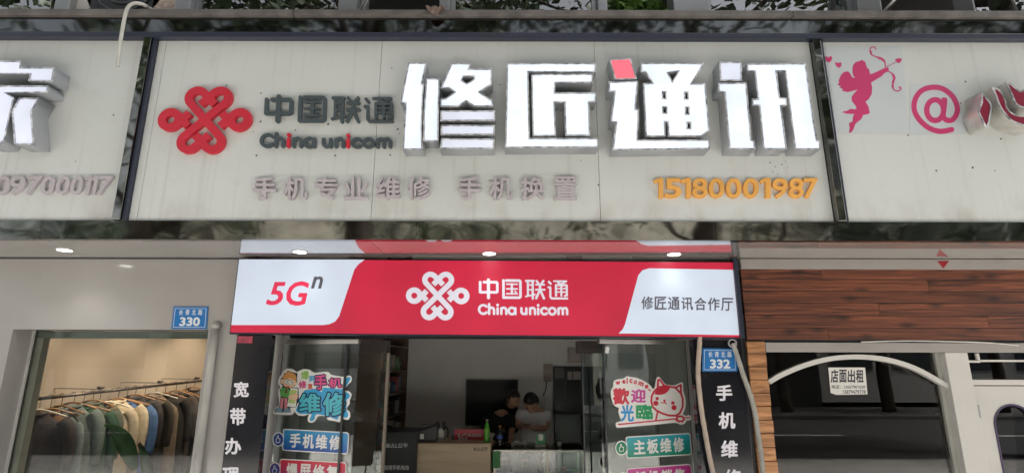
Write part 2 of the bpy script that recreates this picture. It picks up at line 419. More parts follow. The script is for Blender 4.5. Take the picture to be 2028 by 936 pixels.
M_soff = mat('soffit_panel', (.30, .29, .275), .06, coat=1., bump=.006, bscale=3, var=.08, scale=1.5)
M_intw = mat('interior_wall', (.82, .80, .78), .6, var=.06, scale=2)
M_intf = mat('interior_floor', (.35, .33, .30), .3, var=.1)
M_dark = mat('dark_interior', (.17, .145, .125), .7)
M_frame = mat('dark_frame', (.09, .10, .11), .4, .3)
M_alu = mat('aluminium_frame', (.33, .34, .35), .35, .6, var=.1)
M_wpaint = mat('white_door_paint', (.62, .60, .565), .38, var=.04, scale=3, dirt=((.45, .42, .38), .68, 3, .3, (3, 3, 3)))
M_ledge = mat('ledge_brown', (.115, .105, .098), .6, var=.3, scale=10, bump=.2)
M_glass = glass('window_glass', (.93, .96, .95), 1.5, .0)
M_glassl = glass('hazy_window_glass', (.95, .96, .94), 1.38, .0)
M_glassd = glass('door_glass', (.88, .92, .90), 1.5, .035)
M_glassu = glass('upper_window_glass', (.40, .45, .43), 1.7, .22, bump=.12)

struct(box('pavement', -14, 14, -6.0, .6, -.12, .0, M_pave))
struct(box('kerb', -14, 14, -6.15, -6.0, -.27, .0, M_kerb))
struct(box('road', -40, 40, -15, -6.15, -.4, -.12, M_asph))
struct(box('ground', -200, 200, -220, 60, -.6, -.42, M_asph))
struct(box('far_pavement', -40, 40, -19, -15, -.4, .0, mat('dark_paving', (.14, .135, .13), .8, var=.2)))
bm = bmesh.new()
for x in np.arange(-30, 30, 6): bm_box(bm, x, x + 3, -10.7, -10.55, -.122, -.114)
struct(from_bm('road_marking', bm, mat('road_paint', (.75, .75, .72), .6, var=.2)))

SOF = 2.53
WL = PL(.65)
# left shopfront wall with its window opening
wx0 = WL.p(26, 652)[0]; wx1 = WL.p(413, 652)[0]; wz1 = WL.p(220, 652)[1]
pilx0 = WL.p(471, 668)[0]; pilx1 = WL.p(1476, 690)[0]
bm = bmesh.new()
bm_box(bm, -8, wx0, .65, .83, 0, SOF); bm_box(bm, wx1, pilx0, .65, .83, 0, SOF)
bm_box(bm, wx0, wx1, .65, .83, wz1, SOF); bm_box(bm, wx0, wx1, .65, .83, 0, .35)
struct(from_bm('wall_left', bm, M_wallw))
struct(box('shadow_gap_strip', -8, pilx0 - .002, .642, .648, SOF - .007, SOF - .002, M_bpaint))
# clothes shop room
M_wwarm = mat('clothes_shop_wall', (.37, .32, .27), .7, var=.05, scale=2)
struct(box('clothes_shop_side_wall', -4.6, -4.42, .84, 5.2, 0, 2.7, M_wwarm))
struct(box('clothes_shop_back_wall', -4.42, -2.1, 5.0, 5.2, 0, 2.7, M_wwarm))
struct(box('clothes_shop_ceiling', -4.6, -2.0, .84, 5.2, 2.7, 2.8, M_intw))
struct(box('clothes_shop_floor', -4.42, -2.1, .84, 5.0, -.05, .06, M_intf))
struct(box('partition_wall', -2.1, -1.86, .84, 5.2, 0, 2.8, M_intw))
WG = PL(.84)
jx0, jx1 = WG.p(60, 660)[0], PL(.9).p(95, 660)[0]
struct(box('inner_jamb', jx0 - .3, jx1, .87, .93, 0, 2.69, mat('inner_jamb_paint', (.42, .44, .38), .5, var=.08)))
# phone shop room
RX0, RX1, RYB = -1.86, 1.75, 4.3
struct(box('shop_back_wall', RX0, RX1, RYB, RYB + .15, 0, 2.85, M_intw))
struct(box('shop_right_wall', RX1, RX1 + .15, .84, RYB + .15, 0, 2.85, M_intw))
struct(box('shop_ceiling', RX0, RX1, .66, RYB, 2.75, 2.85, mat('shop_ceiling_paint', (.82, .80, .78), .7)))
struct(box('shop_floor', RX0, RX1, .6, RYB, -.1, .05, mat('shop_floor_tile', (.62, .60, .57), .25, var=.1)))
# empty shop on the right
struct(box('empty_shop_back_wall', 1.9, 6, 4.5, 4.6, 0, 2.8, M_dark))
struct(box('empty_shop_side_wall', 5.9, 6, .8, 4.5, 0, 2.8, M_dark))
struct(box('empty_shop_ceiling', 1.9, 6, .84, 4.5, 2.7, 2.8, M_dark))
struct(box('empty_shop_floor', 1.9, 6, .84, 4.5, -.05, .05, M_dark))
# soffit
bm = bmesh.new(); xs = [-8, -3.15, -.93, 1.33, 3.6, 8]
soff = struct(from_bm('soffit_core', (lambda b: (bm_box(b, -8, 8, .03, .9, SOF + .012, SOF + .1), b)[1])(bmesh.new()), M_bpaint))
rs = random.Random(9); bm = bmesh.new()
for _ in range(46):
    x, y = rs.uniform(-5, 5), rs.uniform(.04, .55); bmesh.ops.create_circle(bm, cap_ends=True, radius=rs.uniform(.002, .006), segments=6, matrix=Matrix.Translation((x, y, SOF - .0012)))
tag(from_bm('rivet_marks', bm, mat('rivet_dark', (.05, .045, .04), .7), soff), kind='stuff')
for a, b in zip(xs, xs[1:]):
    box('soffit_panel', a + .002, b - .002, .02, .66, SOF, SOF + .011, M_soff, soff)

# ================================================================ upper building
bld = thing('commercial_building', 'upper storey of the building with dark framed windows above the sign band', 'building', (0, .6, 4.2))
zl1 = PL(-.06).p(1014, 21)[1]; zl0 = PL(-.06).p(1014, 33)[1]
lx = [-9, -1.55, 1.98, 9]
for a, b in zip(lx, lx[1:]):
    box('ledge_slab', a + .002, b - .002, -.07, .45, zl0, zl1, M_ledge, bld, .006)
M_upw = mat('upper_wall_paint', (.32, .31, .29), .7, var=.15, scale=4, bump=.1)
UW = PL(.15)
zt = 6.4
def upx(u): return UW.p(u, 12)[0]
cells = [(-260, 120, 'glass'), (148, 176, 'wall'), (176, 300, 'open'), (300, 355, 'stone'), (385, 678, 'glass'), (712, 872, 'sash'), (892, 1182, 'glass'),
         (1200, 1330, 'plant'), (1400, 1690, 'glass'), (1735, 1915, 'sash'), (1918, 2350, 'glass')]
edges = [-9] + [upx(c[k]) for c in cells for k in (0, 1)] + [9]
box('wall', -9, 9, .22, .4, zt, 9, M_upw, bld)
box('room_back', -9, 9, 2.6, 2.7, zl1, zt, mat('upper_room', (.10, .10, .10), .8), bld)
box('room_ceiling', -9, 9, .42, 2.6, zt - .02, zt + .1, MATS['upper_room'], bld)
M_rust = mat('pinkish_render', (.52, .42, .36), .9, var=.25, scale=30, bump=.5, bscale=60)
for i in range(0, len(edges), 2):
    a, b = edges[i], edges[i + 1]
    if b - a > .01: box('window_post', a, b, .10, .26, zl1 + .002, zt - .002, M_alu if i not in (0, len(edges) - 2) else M_upw, bld, .004)
for (u0, u1, k) in cells:
    a, b = upx(u0), upx(u1)
    if k == 'glass':
        f = bmesh.new(); t = .035
        for q in ((a + .002, b - .002, zl1 + .003, zl1 + .03), (a + .002, b - .002, zt - t, zt - .003), (a + .002, a + t, zl1 + .031, zt - t - .001), (b - t, b - .002, zl1 + .031, zt - t - .001)):
            bm_box(f, q[0], q[1], .16, .21, q[2], q[3])
        fr = from_bm('window_frame', f, M_alu, bld)
        box('pane', a + .02, b - .02, .178, .186, zl1 + .02, zt - .02, M_glassu, fr)
    elif k in ('wall', 'stone'):
        box('infill', a + .001, b - .001, .16, .26, zl1 + .003, zt - .003, M_rust if k == 'stone' else M_wpaint, bld)
    elif k == 'sash':                 # top-hung sash pushed outwards
        s = bmesh.new(); hw = b - a
        for q in ((0, hw, 0, .05), (0, hw, 1.15, 1.2), (0, .05, .05, 1.15), (hw - .05, hw, .05, 1.15)):
            bm_box(s, a + q[0] + .004, a + q[1] - .004, -.02, .02, q[2], q[3])
        so = from_bm('open_sash', s, M_alu, bld); 
        g = box('pane', a + .03, b - .03, -.004, .004, .03, 1.17, M_glassu, so)
        for ob in (so, g):
            for vv in ob.data.vertices:
                z = vv.co.z - 1.2; y = vv.co.y; an = R(24)
                vv.co.y = .10 + y * math.cos(an) + z * math.sin(an); vv.co.z = zl1 + 1.55 + z * math.cos(an) - y * math.sin(an)
        tube('stay', [(a + .02, .11, zl1 + .12), (a + .42 * hw + .1, -.12, zl1 + .52)], .012, mat('steel_stay', (.6, .6, .58), .3, .8), bld)
        box('side_frame', a + .004, a + .05, .16, .22, zl1 + .004, zt - .004, M_alu, bld)
M_pale = mat('room_white', (.6, .6, .58), .6)

# plant on the upper sill
pm = mat('leaf_green', (.10, .20, .035), .5, var=.4, scale=8)
pl_ = thing('sill_plant', 'bushy green plant behind the upper window bars near the middle', 'plant', (upx(1262), .38, zl1))
lathe('pot', [(.10, 0), (.13, .16), (.14, .18), (.12, .18)], (upx(1262), .38, zl1 + .002), mat('clay_pot', (.35, .16, .09), .8, var=.2), pl_)
def leaf_cloud(name, cen, rad, n, size, m, parent, seed=1, squash=1.):
    rn = random.Random(seed); vs = []; fs = []
    for i in range(n):
        while True:
            d = Vector((rn.uniform(-1, 1), rn.uniform(-1, 1), rn.uniform(-1, 1)))
            if d.length < 1: break
        p = Vector(cen) + Vector((d.x * rad[0], d.y * rad[1], d.z * rad[2]))
        a = Vector((rn.gauss(0, 1), rn.gauss(0, 1), rn.gauss(0, .6))).normalized(); b = a.cross(Vector((rn.gauss(0, 1), rn.gauss(0, 1), rn.gauss(0, 1)))).normalized()
        s = size * rn.uniform(.6, 1.3); k = len(vs)
        vs += [p - a * s, p + b * s * .45 - a * s * .1, p + a * s, p - b * s * .45 - a * s * .1]; fs.append((k, k + 1, k + 2, k + 3))
    me = bpy.data.meshes.new(name); me.from_pydata([tuple(v) for v in vs], [], fs)
    return mesh_obj(name, me, m, parent)
for k, (du, dz, r) in enumerate(((1232, .20, .15), (1280, .24, .17), (1308, .17, .11), (1258, .34, .16))):
    leaf_cloud('foliage', (upx(du), .34, zl1 + dz + .06), (r, .13, r), 150, .05, pm, pl_, 20 + k)
# round dark fan seen through the opening left
fx = upx(240)
fan = thing('ventilation_fan', 'round dark ventilation fan housing above the left sign panel', 'fan', (fx, .3, zl1))
b_ = bmesh.new(); tube_bm(b_, [(fx, .16, zl1 + .36), (fx, .34, zl1 + .36)], .30, 32); from_bm('housing', b_, mat('black_plastic', (.025, .025, .028), .35), fan)
for k in range(3):
    b_ = bmesh.new()
    tube_bm(b_, [(fx + (.08 + .07 * k) * math.cos(R(t)), .152, zl1 + .36 + (.08 + .07 * k) * math.sin(R(t))) for t in range(0, 361, 15)], .007, 6)
    from_bm('grille_ring', b_, M_frame, fan)

# ================================================================ black bands and dividers
UB = PL(-.04)
ub = thing('upper_trim_band', 'glossy black horizontal trim band along the top of the three sign panels', 'trim band', (0, 0, 4))
LB = PL(-.02)
zb1, zb0 = UB.p(1014, 33)[1] - .001, UB.p(1014, 66)[1]
for a, b in ((-9, -2.6), (-2.6, .05), (.05, 2.7), (2.7, 9)):
    box('mirror_sheet', a + .0015, b - .0015, -.04, .04, zb0, zb1, M_bmet2, ub)
zc0 = UB.p(1014, 76)[1]
box('lower_lip', -9, 9, -.052, .04, zc0, zb0 - .001, M_blue, ub, .004)
lb = thing('lower_trim_band', 'glossy black mirror trim band under the sign panels reflecting street and trees', 'trim band', (0, 0, SOF))
ze1, ze0 = LB.p(1014, 438)[1], LB.p(1014, 475)[1]
for a, b in ((-9, -3.05), (-3.05, -.62), (-.62, 1.32), (1.32, 3.3), (3.3, 9)):
    box('mirror_sheet', a + .001, b - .001, -.02, .03, ze0, ze1, M_bmet, lb)
for (ut, ubt, lbl) in ((303, 246, 'black metal divider strip between the left sign and the red emblem sign'), (1616, 1662, 'black metal divider strip between the orange phone number and the cupid sign')):
    xt, zt_ = Y0.p(ut, 76); xb, zb_ = Y0.p(ubt, 437); x = (xt + xb) / 2
    d = thing('divider', lbl, 'divider', (x, 0, zb_), group='dividers between sign panels')
    box('channel', x - .042, x + .012, -.045, .02, ze1 + .001, zc0 - .001, M_bmet, d, .003)
    box('side_lip', x + .013, x + .036, -.03, .02, ze1 + .001, zc0 - .001, M_blue, d, .003)
DX0 = (Y0.p(303, 76)[0] + Y0.p(246, 437)[0]) / 2; DX1 = (Y0.p(1616, 76)[0] + Y0.p(1662, 437)[0]) / 2

# ================================================================ fascia panels
def fascia(name, label, seams, spots):
    t = thing(name, label, 'sign panel', ((seams[0] + seams[-1]) / 2, 0, ze1))
    box('backing', seams[0], seams[-1], .012, .03, ze1, zc0, M_bpaint, t)
    for a, b in zip(seams, seams[1:]):
        box('panel', a + .0015, b - .0015, 0, .011, ze1 + .001, zc0 - .001, M_pw, t)
    bm = bmesh.new()
    for (u, v, r) in spots:
        x, z = Y0.p(u, v); bmesh.ops.create_circle(bm, cap_ends=True, radius=r, segments=7, matrix=Matrix.Translation((x, -.0012, z)) @ Matrix.Rotation(math.pi / 2, 4, 'X'))
    if spots: tag(from_bm('screw_holes', bm, mat('hole_dark', (.06, .055, .05), .8), t), kind='stuff')
    return t
rn = random.Random(3)
sp1 = [(517, 185, .006), (516, 241, .007), (585, 258, .006), (650, 246, .008), (508, 308, .007), (664, 308, .007), (773, 307, .006), (788, 256, .007), (791, 265, .004), (502, 261, .004),
       (449, 170, .006), (458, 186, .006), (482, 215, .005), (776, 136, .005), (1185, 366, .006), (1150, 318, .004), (876, 166, .004), (990, 168, .005), (1525, 322, .005), (1535, 330, .004), (1548, 326, .005), (1560, 332, .003), (1540, 345, .004), (1555, 320, .003), (1530, 340, .004)]
fascia('left_sign_board', 'white sign board at the left edge with grey italic phone digits', [-6.5, -3.78, DX0 - .044], [(225, 228, .006), (244, 196, .003), (150, 320, .004)])
s1 = (Y0.p(325, 80)[0] + Y0.p(278, 430)[0]) / 2; s2 = (Y0.p(757, 80)[0] + Y0.p(735, 430)[0]) / 2; s3 = (Y0.p(1177, 80)[0] + Y0.p(1189, 430)[0]) / 2
fascia('middle_sign_board', 'wide white sign board between the two black dividers, behind the glowing characters', [DX0 + .037, s1, s2, s3, DX1 - .044], sp1)
fascia('right_sign_board', 'white sign board at the right edge carrying the pink cupid', [DX1 + .037, 3.62, 6.5], [(1854, 338, .007), (1926, 332, .008), (1970, 338, .005), (1912, 162, .007), (1982, 275, .007), (1902, 205, .006), (1798, 268, .006)])
# ================================================================ raised lettering on the sign boards
M_ret = mat('letter_return_steel', (.40, .42, .45), .32, .45, var=.12, scale=5)
M_chr = mat('chrome_trim', (.46, .48, .54), .18, .55, var=.5, scale=26, col2=(.95, .95, .97), detail=2, bump=.3, bscale=20)
E_W = mat('lit_white_acrylic', (.35, .36, .4), .3, emit=.31, ecol=(.76, .86, 1.), evar=.16, escale=5)
E_W2 = mat('lit_white_acrylic_dim', (.35, .36, .4), .3, emit=.225, ecol=(.80, .84, 1.), evar=.12, escale=5)
E_R = mat('lit_red_acrylic', (.6, .05, .07), .3, emit=.29, ecol=(1., .18, .24))
M_crim = mat('unlit_crimson_acrylic', lin((125, 22, 52)), .25)
def channel(name, label, parts, org, s, depth=.115, face=E_W, ret=M_ret, group=None):
    pl = PL(-depth); allp = [pl.p(org[0] + x / s, org[1] + y / s) for _, lps in parts for lp in lps for x, y in lp]
    cx = sum(p[0] for p in allp) / len(allp); t = thing(name, label, 'sign letter', (cx, 0, min(p[1] for p in allp)), group)
    for fm, lps in parts:
        L = [[pl.p(org[0] + x / s, org[1] + y / s) for x, y in lp] for lp in lps]
        bd = shape('return', L, pl, -depth + .001, -.001, ret, t)
        rim = L + [inset(L[0], .0095)] + [inset(h, -.008) for h in L[1:]]
        shape('trim', rim, pl, -.0005, .006, M_chr, t)
        shape('face', [inset(L[0], .010)] + [inset(h, -.0085) for h in L[1:]], pl, -.0005, .002, fm or face, t)
    return t
S1 = 4.682
channel('channel_letter', 'glowing white steel character 修, first of the four big lit characters', [
    (None, [[(135, 70), (305, 72), (264, 265), (281, 265), (266, 540), (262, 700), (270, 875), (82, 875), (106, 447), (60, 445)]]),
    (None, [[(300, 215), (425, 215), (415, 800), (272, 800), (275, 540)]]),
    (None, [[(535, 75), (718, 75), (700, 125), (910, 125), (910, 270), (800, 342), (895, 408), (920, 408), (920, 475), (745, 478), (672, 428), (600, 478), (430, 478), (430, 405), (475, 402), (558, 342), (515, 310), (432, 308)],
            [(650, 200), (740, 200), (740, 222), (678, 262), (632, 232)]]),
    (E_W2, [[(435, 512), (945, 512), (940, 608), (430, 612)]]), (E_W2, [[(438, 645), (940, 648), (935, 738), (432, 742)]]), (E_W2, [[(440, 770), (935, 772), (928, 868), (425, 868)]])],
    (780, 110), S1, group='four big lit characters')
channel('channel_letter', 'glowing white steel character 匠, boxy second of the four big lit characters', [
    (None, [[(65, 75), (888, 75), (888, 160), (265, 160), (278, 766), (912, 768), (915, 855), (48, 858)]]),
    (None, [[(290, 176), (862, 172), (862, 258), (515, 260), (512, 345), (890, 345), (892, 435), (828, 440), (838, 748), (606, 748), (597, 440), (508, 440), (522, 750), (302, 752)]])],
    (990, 110), S1, group='four big lit characters')
channel('channel_letter', 'glowing white steel character 通 with a red corner dot', [
    (E_R, [[(52, 38), (252, 30), (312, 222), (108, 230)]]),
    (None, [[(45, 246), (322, 240), (300, 495), (330, 500), (318, 780), (985, 780), (985, 870), (82, 880), (115, 625), (65, 622), (100, 342), (48, 340)]]),
    (None, [[(345, 72), (935, 75), (822, 262), (945, 262), (985, 700), (905, 755), (600, 755), (592, 622), (572, 622), (578, 755), (390, 755), (365, 262), (445, 255), (385, 160), (345, 158)],
            [(600, 166), (690, 152), (638, 238)], [(552, 345), (572, 345), (572, 400), (552, 400)], [(757, 348), (777, 348), (777, 402), (757, 402)],
            [(554, 485), (580, 485), (580, 533), (554, 533)], [(766, 487), (786, 487), (786, 543), (766, 543)], [(780, 625), (803, 625), (803, 675), (780, 675)]])],
    (1195, 110), S1, group='four big lit characters')
channel('channel_letter', 'glowing white steel character 讯 beside the right black divider', [
    (E_W2, [[(105, 58), (305, 60), (308, 228), (115, 228)]]),
    (None, [[(98, 246), (348, 242), (392, 745), (418, 755), (428, 832), (195, 830), (152, 332), (98, 327)]]),
    (None, [[(350, 75), (872, 72), (945, 600), (972, 750), (995, 755), (1002, 832), (774, 832), (684, 145), (615, 145), (642, 372), (704, 375), (707, 445), (655, 450), (705, 830), (495, 830), (458, 450), (398, 445), (392, 385), (445, 385), (418, 145), (352, 145)]])],
    (1400, 110), 4.457, group='four big lit characters')
channel('channel_letter', 'lit character cut off by the left edge of the picture', [
    (E_W2, [[(-250, 90), (190, 90), (180, 145), (465, 145), (445, 265), (240, 262), (255, 205), (-250, 205)]]),
    (E_W2, [[(-250, 300), (412, 298), (405, 358), (50, 360), (125, 400), (45, 750), (5, 795), (-120, 795), (-120, 700), (-250, 700)]]),
    (E_W2, [[(165, 402), (335, 402), (272, 515), (292, 795), (125, 795), (103, 515)]])], (0, 100), 4.255, .125)
def curvy(lp, n=4): return [tuple(p)[:2] for p in smooth_path([(x, y, 0) for x, y in lp + lp[:1]], n)][:-1]
channel('channel_letter', 'unlit crimson character 心 with scuffed steel sides at the right edge', [
    (M_crim, [curvy([(888, 250), (950, 315), (1010, 400), (1000, 520), (975, 630), (940, 655), (885, 545), (855, 470), (890, 370)])]),
    (M_crim, [curvy([(1005, 195), (1065, 200), (1130, 255), (1175, 345), (1195, 430), (1250, 490), (1330, 520), (1520, 540), (1520, 660), (1400, 645), (1250, 590), (1150, 490), (1090, 390), (1050, 280)])]),
    (M_crim, [curvy([(1170, 140), (1240, 160), (1345, 238), (1420, 200), (1520, 240), (1520, 420), (1390, 440), (1290, 390), (1235, 270)])])],
    (1790, 140), 5.849, .125, M_crim, mat('scuffed_steel', (.62, .60, .56), .38, .75, var=.25, scale=8))

# the red knot emblem and its wordmark, drawn once as strokes
LR = 31
def knot():
    P = [('c', [(316, 241), (576, 519)], LR), ('c', [(586, 241), (299, 519)], LR)]
    def loop(cx, cy, a0, a1, end):
        A = arc(cx, cy, 65, a0, a1, 18); P.append(('c', A, LR)); P.append(('b', [A[-1], end], LR))
    loop(362, 195, 135, 315, (507, 251 + 34)); loop(540, 195, 45, -135, (395, 251 + 34))
    P[-1] = ('b', [P[-1][1][0], (395, 251)], LR); P[-3] = ('b', [P[-3][1][0], (507, 251)], LR)
    loop(345, 565, 225, 45, (495, 507)); loop(530, 565, -45, 135, (385, 507))
    for cx, sg in ((175, 1), (715, -1)):
        P.append(('c', arc(cx, 380, 65, 0, 360, 30), LR))
        P.append(('b', [(cx + sg * 46, 334), (cx + sg * 144, 436)], LR)); P.append(('b', [(cx + sg * 46, 426), (cx + sg * 144, 324)], LR))
    return strokes(P, 5.)
KNOT = knot(); KBOX = (75, 97, 813, 665)
H = 15
G_zh = {
 '中': [('c', [(1030, 196), (1030, 400)], 18), ('c', [(935, 222), (935, 338), (1122, 338), (1131, 330), (1131, 232), (1122, 222), (978, 222)], H)],
 '国': [('c', [(1202, 200), (1202, 398), (1384, 398), (1396, 386), (1396, 212), (1384, 201), (1234, 201)], H)] + [('c', [(1238, y), (1358, y)], 9) for y in (243, 297, 353)] + [('c', [(1298, 243), (1298, 353)], 13), ('c', [(1332, 322), (1346, 334)], 8)],
 '联': [('c', [(1460, 203), (1548, 203)], 12), ('c', [(1481, 205), (1481, 372)], 12), ('c', [(1536, 205), (1536, 408)], 13), ('c', [(1490, 250), (1530, 250)], 9), ('c', [(1490, 306), (1530, 306)], 9), ('c', [(1456, 384), (1560, 360)], 10),
        ('c', [(1582, 204), (1600, 228)], 13), ('c', [(1660, 202), (1640, 228)], 13), ('c', [(1576, 246), (1668, 246)], 11), ('c', [(1572, 304), (1672, 304)], 11), ('c', [(1620, 246), (1620, 304), (1576, 402)], 14), ('c', [(1622, 306), (1664, 404)], 14)],
 '通': [('c', [(1722, 212), (1742, 234)], 13), ('c', [(1716, 276), (1738, 276), (1738, 388), (1752, 404), (1930, 404)], 12), ('c', [(1780, 204), (1922, 204), (1874, 232)], 10), ('c', [(1826, 222), (1860, 236)], 10),
        ('c', [(1802, 372), (1802, 250), (1922, 250), (1926, 262), (1926, 368), (1904, 374)], 12), ('c', [(1863, 250), (1863, 372)], 11), ('c', [(1808, 290), (1920, 290)], 8), ('c', [(1808, 330), (1920, 330)], 8)]}
T = 14
def arch(x0, x1, yb, yt): 
    r = (x1 - x0) / 2; return [(x0, yb)] + [(x0, yt + r)] + arc((x0 + x1) / 2, yt + r, r, 180, 360, 10) + [(x1, yb)]
G_la = [('C', [('c', arc(972, 535, 49, -42, -318, 24), T)]), ('h', [('c', [(1038, 474), (1038, 584)], T), ('c', arch(1038, 1094, 584, 514), T)]),
        ('i', [('c', [(1135, 522), (1135, 584)], T), ('d', [(1135, 484)], 16)]), ('n', [('c', [(1177, 520), (1177, 584)], T), ('c', arch(1177, 1233, 584, 514), T)]),
        ('a', [('c', arc(1297, 550, 37, 0, 360, 24), T), ('c', [(1337, 520), (1337, 584)], T)]),
        ('u', [('c', [(1406, 520), (1406, 552)] + arc(1434, 556, 28, 180, 0, 10) + [(1462, 520)], T), ('c', [(1462, 520), (1462, 584)], T)]),
        ('n', [('c', [(1505, 520), (1505, 584)], T), ('c', arch(1505, 1560, 584, 514), T)]), ('i', [('c', [(1597, 522), (1597, 584)], T), ('d', [(1597, 484)], 16)]),
        ('c', [('c', arc(1668, 550, 36, -45, -315, 20), T)]), ('o', [('c', arc(1757, 550, 37, 0, 360, 24), T)]),
        ('m', [('c', [(1828, 520), (1828, 584)], T), ('c', arch(1828, 1877, 584, 514), T), ('c', arch(1877, 1926, 584, 514), T)])]
ZHL = {k: strokes(v, 2.5) for k, v in G_zh.items()}; LAL = [(k, strokes(v, 2.5)) for k, v in G_la]
M_red = mat('red_foam_letter', lin((190, 38, 57)), .45, var=.05)
M_slate = mat('slate_foam_letter', (.055, .072, .08), .45)
M_lilac = mat('lilac_grey_letter', lin((176, 169, 174)), .5, var=.05, scale=10)
M_orange = mat('orange_letter', lin((226, 166, 82)), .5, var=.08, scale=6)
FP = PL(-.03)
em = thing('emblem', 'red looped knot emblem mounted on the middle sign board', 'emblem', (*FP.p(405, 303), 0)[:1] + (0, FP.p(405, 303)[1]))
qshape('knot', KNOT, KBOX, [FP.p(320, 171), FP.p(507, 171), FP.p(489, 304.5), FP.p(302, 304.5)], FP, -.028, 0, M_red, em)
# keep the knot upright: photograph leans only by perspective
def setq(o): pass
zt_ = thing('raised_lettering', 'dark slate raised characters 中国联通 beside the red emblem', 'lettering', (FP.p(650, 240)[0], 0, FP.p(650, 240)[1]))
qz = [FP.p(523.5, 187), FP.p(779.5, 189.5), FP.p(779.5, 243), FP.p(520, 243)]
for k, lp in ZHL.items(): qshape('character', lp, (915, 180, 1942, 418), qz, FP, -.018, 0, M_slate, zt_)
lt_ = thing('raised_lettering', 'dark slate raised wordmark China unicom with red letters i', 'lettering', (FP.p(650, 292)[0], 0, FP.p(650, 292)[1]))
ql = [FP.p(515, 261), FP.p(777, 264), FP.p(777, 294), FP.p(513, 293)]
for k, lp in LAL: qshape('letter', lp, (910, 462, 1942, 600), ql, FP, -.016, 0, M_red if k == 'i' else M_slate, lt_)
G2 = PL(-.022)
gt = thing('raised_lettering', 'lilac grey raised characters 手机专业维修 手机换置 in a row', 'lettering', (G2.p(820, 395)[0], 0, G2.p(820, 395)[1]))
GB = [(501, 547), (562, 608), (623, 670), (681, 729), (744, 792), (806, 853), (906, 953), (969, 1016), (1031, 1079), (1097, 1143)]
chars('character', '手机专业维修手机换置', [(a, 350, b, 395) for a, b in GB], G2, -.021, .006, M_lilac, gt, .02)
ot = thing('raised_lettering', 'orange raised phone digits 15180001987 beside the right divider', 'lettering', (G2.p(1455, 392)[0], 0, G2.p(1455, 392)[1]))
DIG1 = strokes([('b', [(18, 2), (18, 40)], 3.8), ('b', [(18, 3.5), (6, 9)], 3.2)], 1.)
def digits(name, body, spans, v0, v1, pl, c0, c1, m, parent, bold, lean=0.):
    for ch, (u0, u1) in zip(body, spans):
        q = [pl.p(u0 + lean, v0), pl.p(u1 + lean, v0), pl.p(u1 - lean, v1), pl.p(u0 - lean, v1)]
        if ch == '1': qshape(name, DIG1, (3, 2, 22.2, 40), q, pl, c0, c1, m, parent)
        else: text(name, ch, q, pl, c0, c1, m, parent, bold)
digits('digit', '15180001987', [(1293, 1314), (1317, 1350), (1346, 1369), (1371, 1402), (1404, 1435), (1438, 1469), (1472, 1503), (1503, 1527), (1530, 1561), (1563, 1592), (1592, 1620)], 352.5, 392, G2, -.021, 0, M_orange, ot, .016)
lt2 = thing('raised_lettering', 'lilac grey italic raised digits ending 097000117 on the left sign board', 'lettering', (G2.p(110, 386)[0], 0, G2.p(110, 386)[1]))
digits('digit', '097000117', [(-12, 20), (17, 49), (51, 79), (80, 108), (110, 138), (139, 163), (163, 179), (176, 192), (191, 220)], 348, 385, G2, -.021, 0, M_lilac, lt2, .02, 4)
# pink vinyl graphics on bluish film
M_film = mat('bluish_film', (.52, .56, .58), .3, var=.03, scale=3)
M_pink = mat('pink_vinyl', lin((192, 56, 108)), .35, var=.05, scale=4)
cp = thing('cupid_sticker', 'pink cupid with bow on a pale bluish film sheet', 'sticker', (Y0.p(1715, 265)[0], 0, Y0.p(1715, 265)[1]))
pshape('film', [[(1634, 92), (1786, 92), (1800, 265), (1656, 265)]], Y0, .001, .002, M_film, cp)
CU = [[(408, 182), (418, 195), (438, 205), (442, 232), (455, 262), (470, 270), (480, 318), (520, 305), (610, 262), (650, 252), (655, 290), (620, 302), (580, 340), (525, 372), (490, 395), (500, 440), (495, 500), (470, 545), (438, 572), (465, 615), (478, 675), (455, 688), (418, 692), (400, 730), (345, 775), (325, 830), (300, 860), (286, 855), (292, 810), (284, 770), (318, 755), (322, 710), (335, 685), (270, 682), (226, 670), (230, 662), (270, 655), (295, 638), (355, 642), (350, 612), (312, 565), (310, 525), (335, 490), (365, 460), (330, 468), (275, 482), (215, 468), (235, 455), (195, 438), (212, 428), (175, 412), (195, 400), (190, 375), (210, 325), (240, 295), (275, 290), (295, 310), (315, 345), (345, 352), (325, 330), (318, 295), (320, 240), (345, 205), (385, 195)],
      [(62, 155), (80, 152), (95, 162), (108, 150), (128, 155), (128, 180), (105, 210), (75, 195)], [(155, 210), (172, 208), (187, 216), (200, 206), (214, 212), (215, 238), (195, 260), (165, 240)],
      [(710, 182), (735, 170), (772, 170), (770, 195), (745, 218), (722, 198)]]
cup = pshape('cupid', [CU[0]], Y0, .0025, .0032, M_pink, cp, (1620, 80), 4.68)
for lp in CU[1:3]: pshape('heart', [lp], Y0, .0025, .0032, M_pink, cp, (1620, 80), 4.68)
bow = strokes([('c', [(532, 85), (520, 66), (495, 66), (478, 85), (482, 120), (500, 142), (535, 155), (585, 172), (612, 190), (620, 215), (620, 250)], 5), ('c', [(560, 165), (590, 176), (612, 196)], 10), ('c', [(484, 105), (490, 130)], 9),
               ('c', [(655, 292), (690, 315), (708, 350), (690, 400), (685, 435), (705, 465), (740, 475), (764, 460), (764, 440), (745, 435)], 5), ('c', [(692, 322), (706, 350), (692, 395)], 10), ('c', [(690, 410), (692, 440)], 8),
               ('c', [(630, 250), (722, 206)], 2.5)], 2.5)
pshape('bow', bow, Y0, .0034, .004, M_pink, cp, (1620, 80), 4.68)
pshape('arrow_head', [CU[3]], Y0, .0025, .0032, M_pink, cp, (1620, 80), 4.68)
at_ = thing('at_sign_sticker', 'pink at sign on a pale film sheet right of the cupid', 'sticker', (Y0.p(1855, 265)[0], 0, Y0.p(1855, 265)[1]))
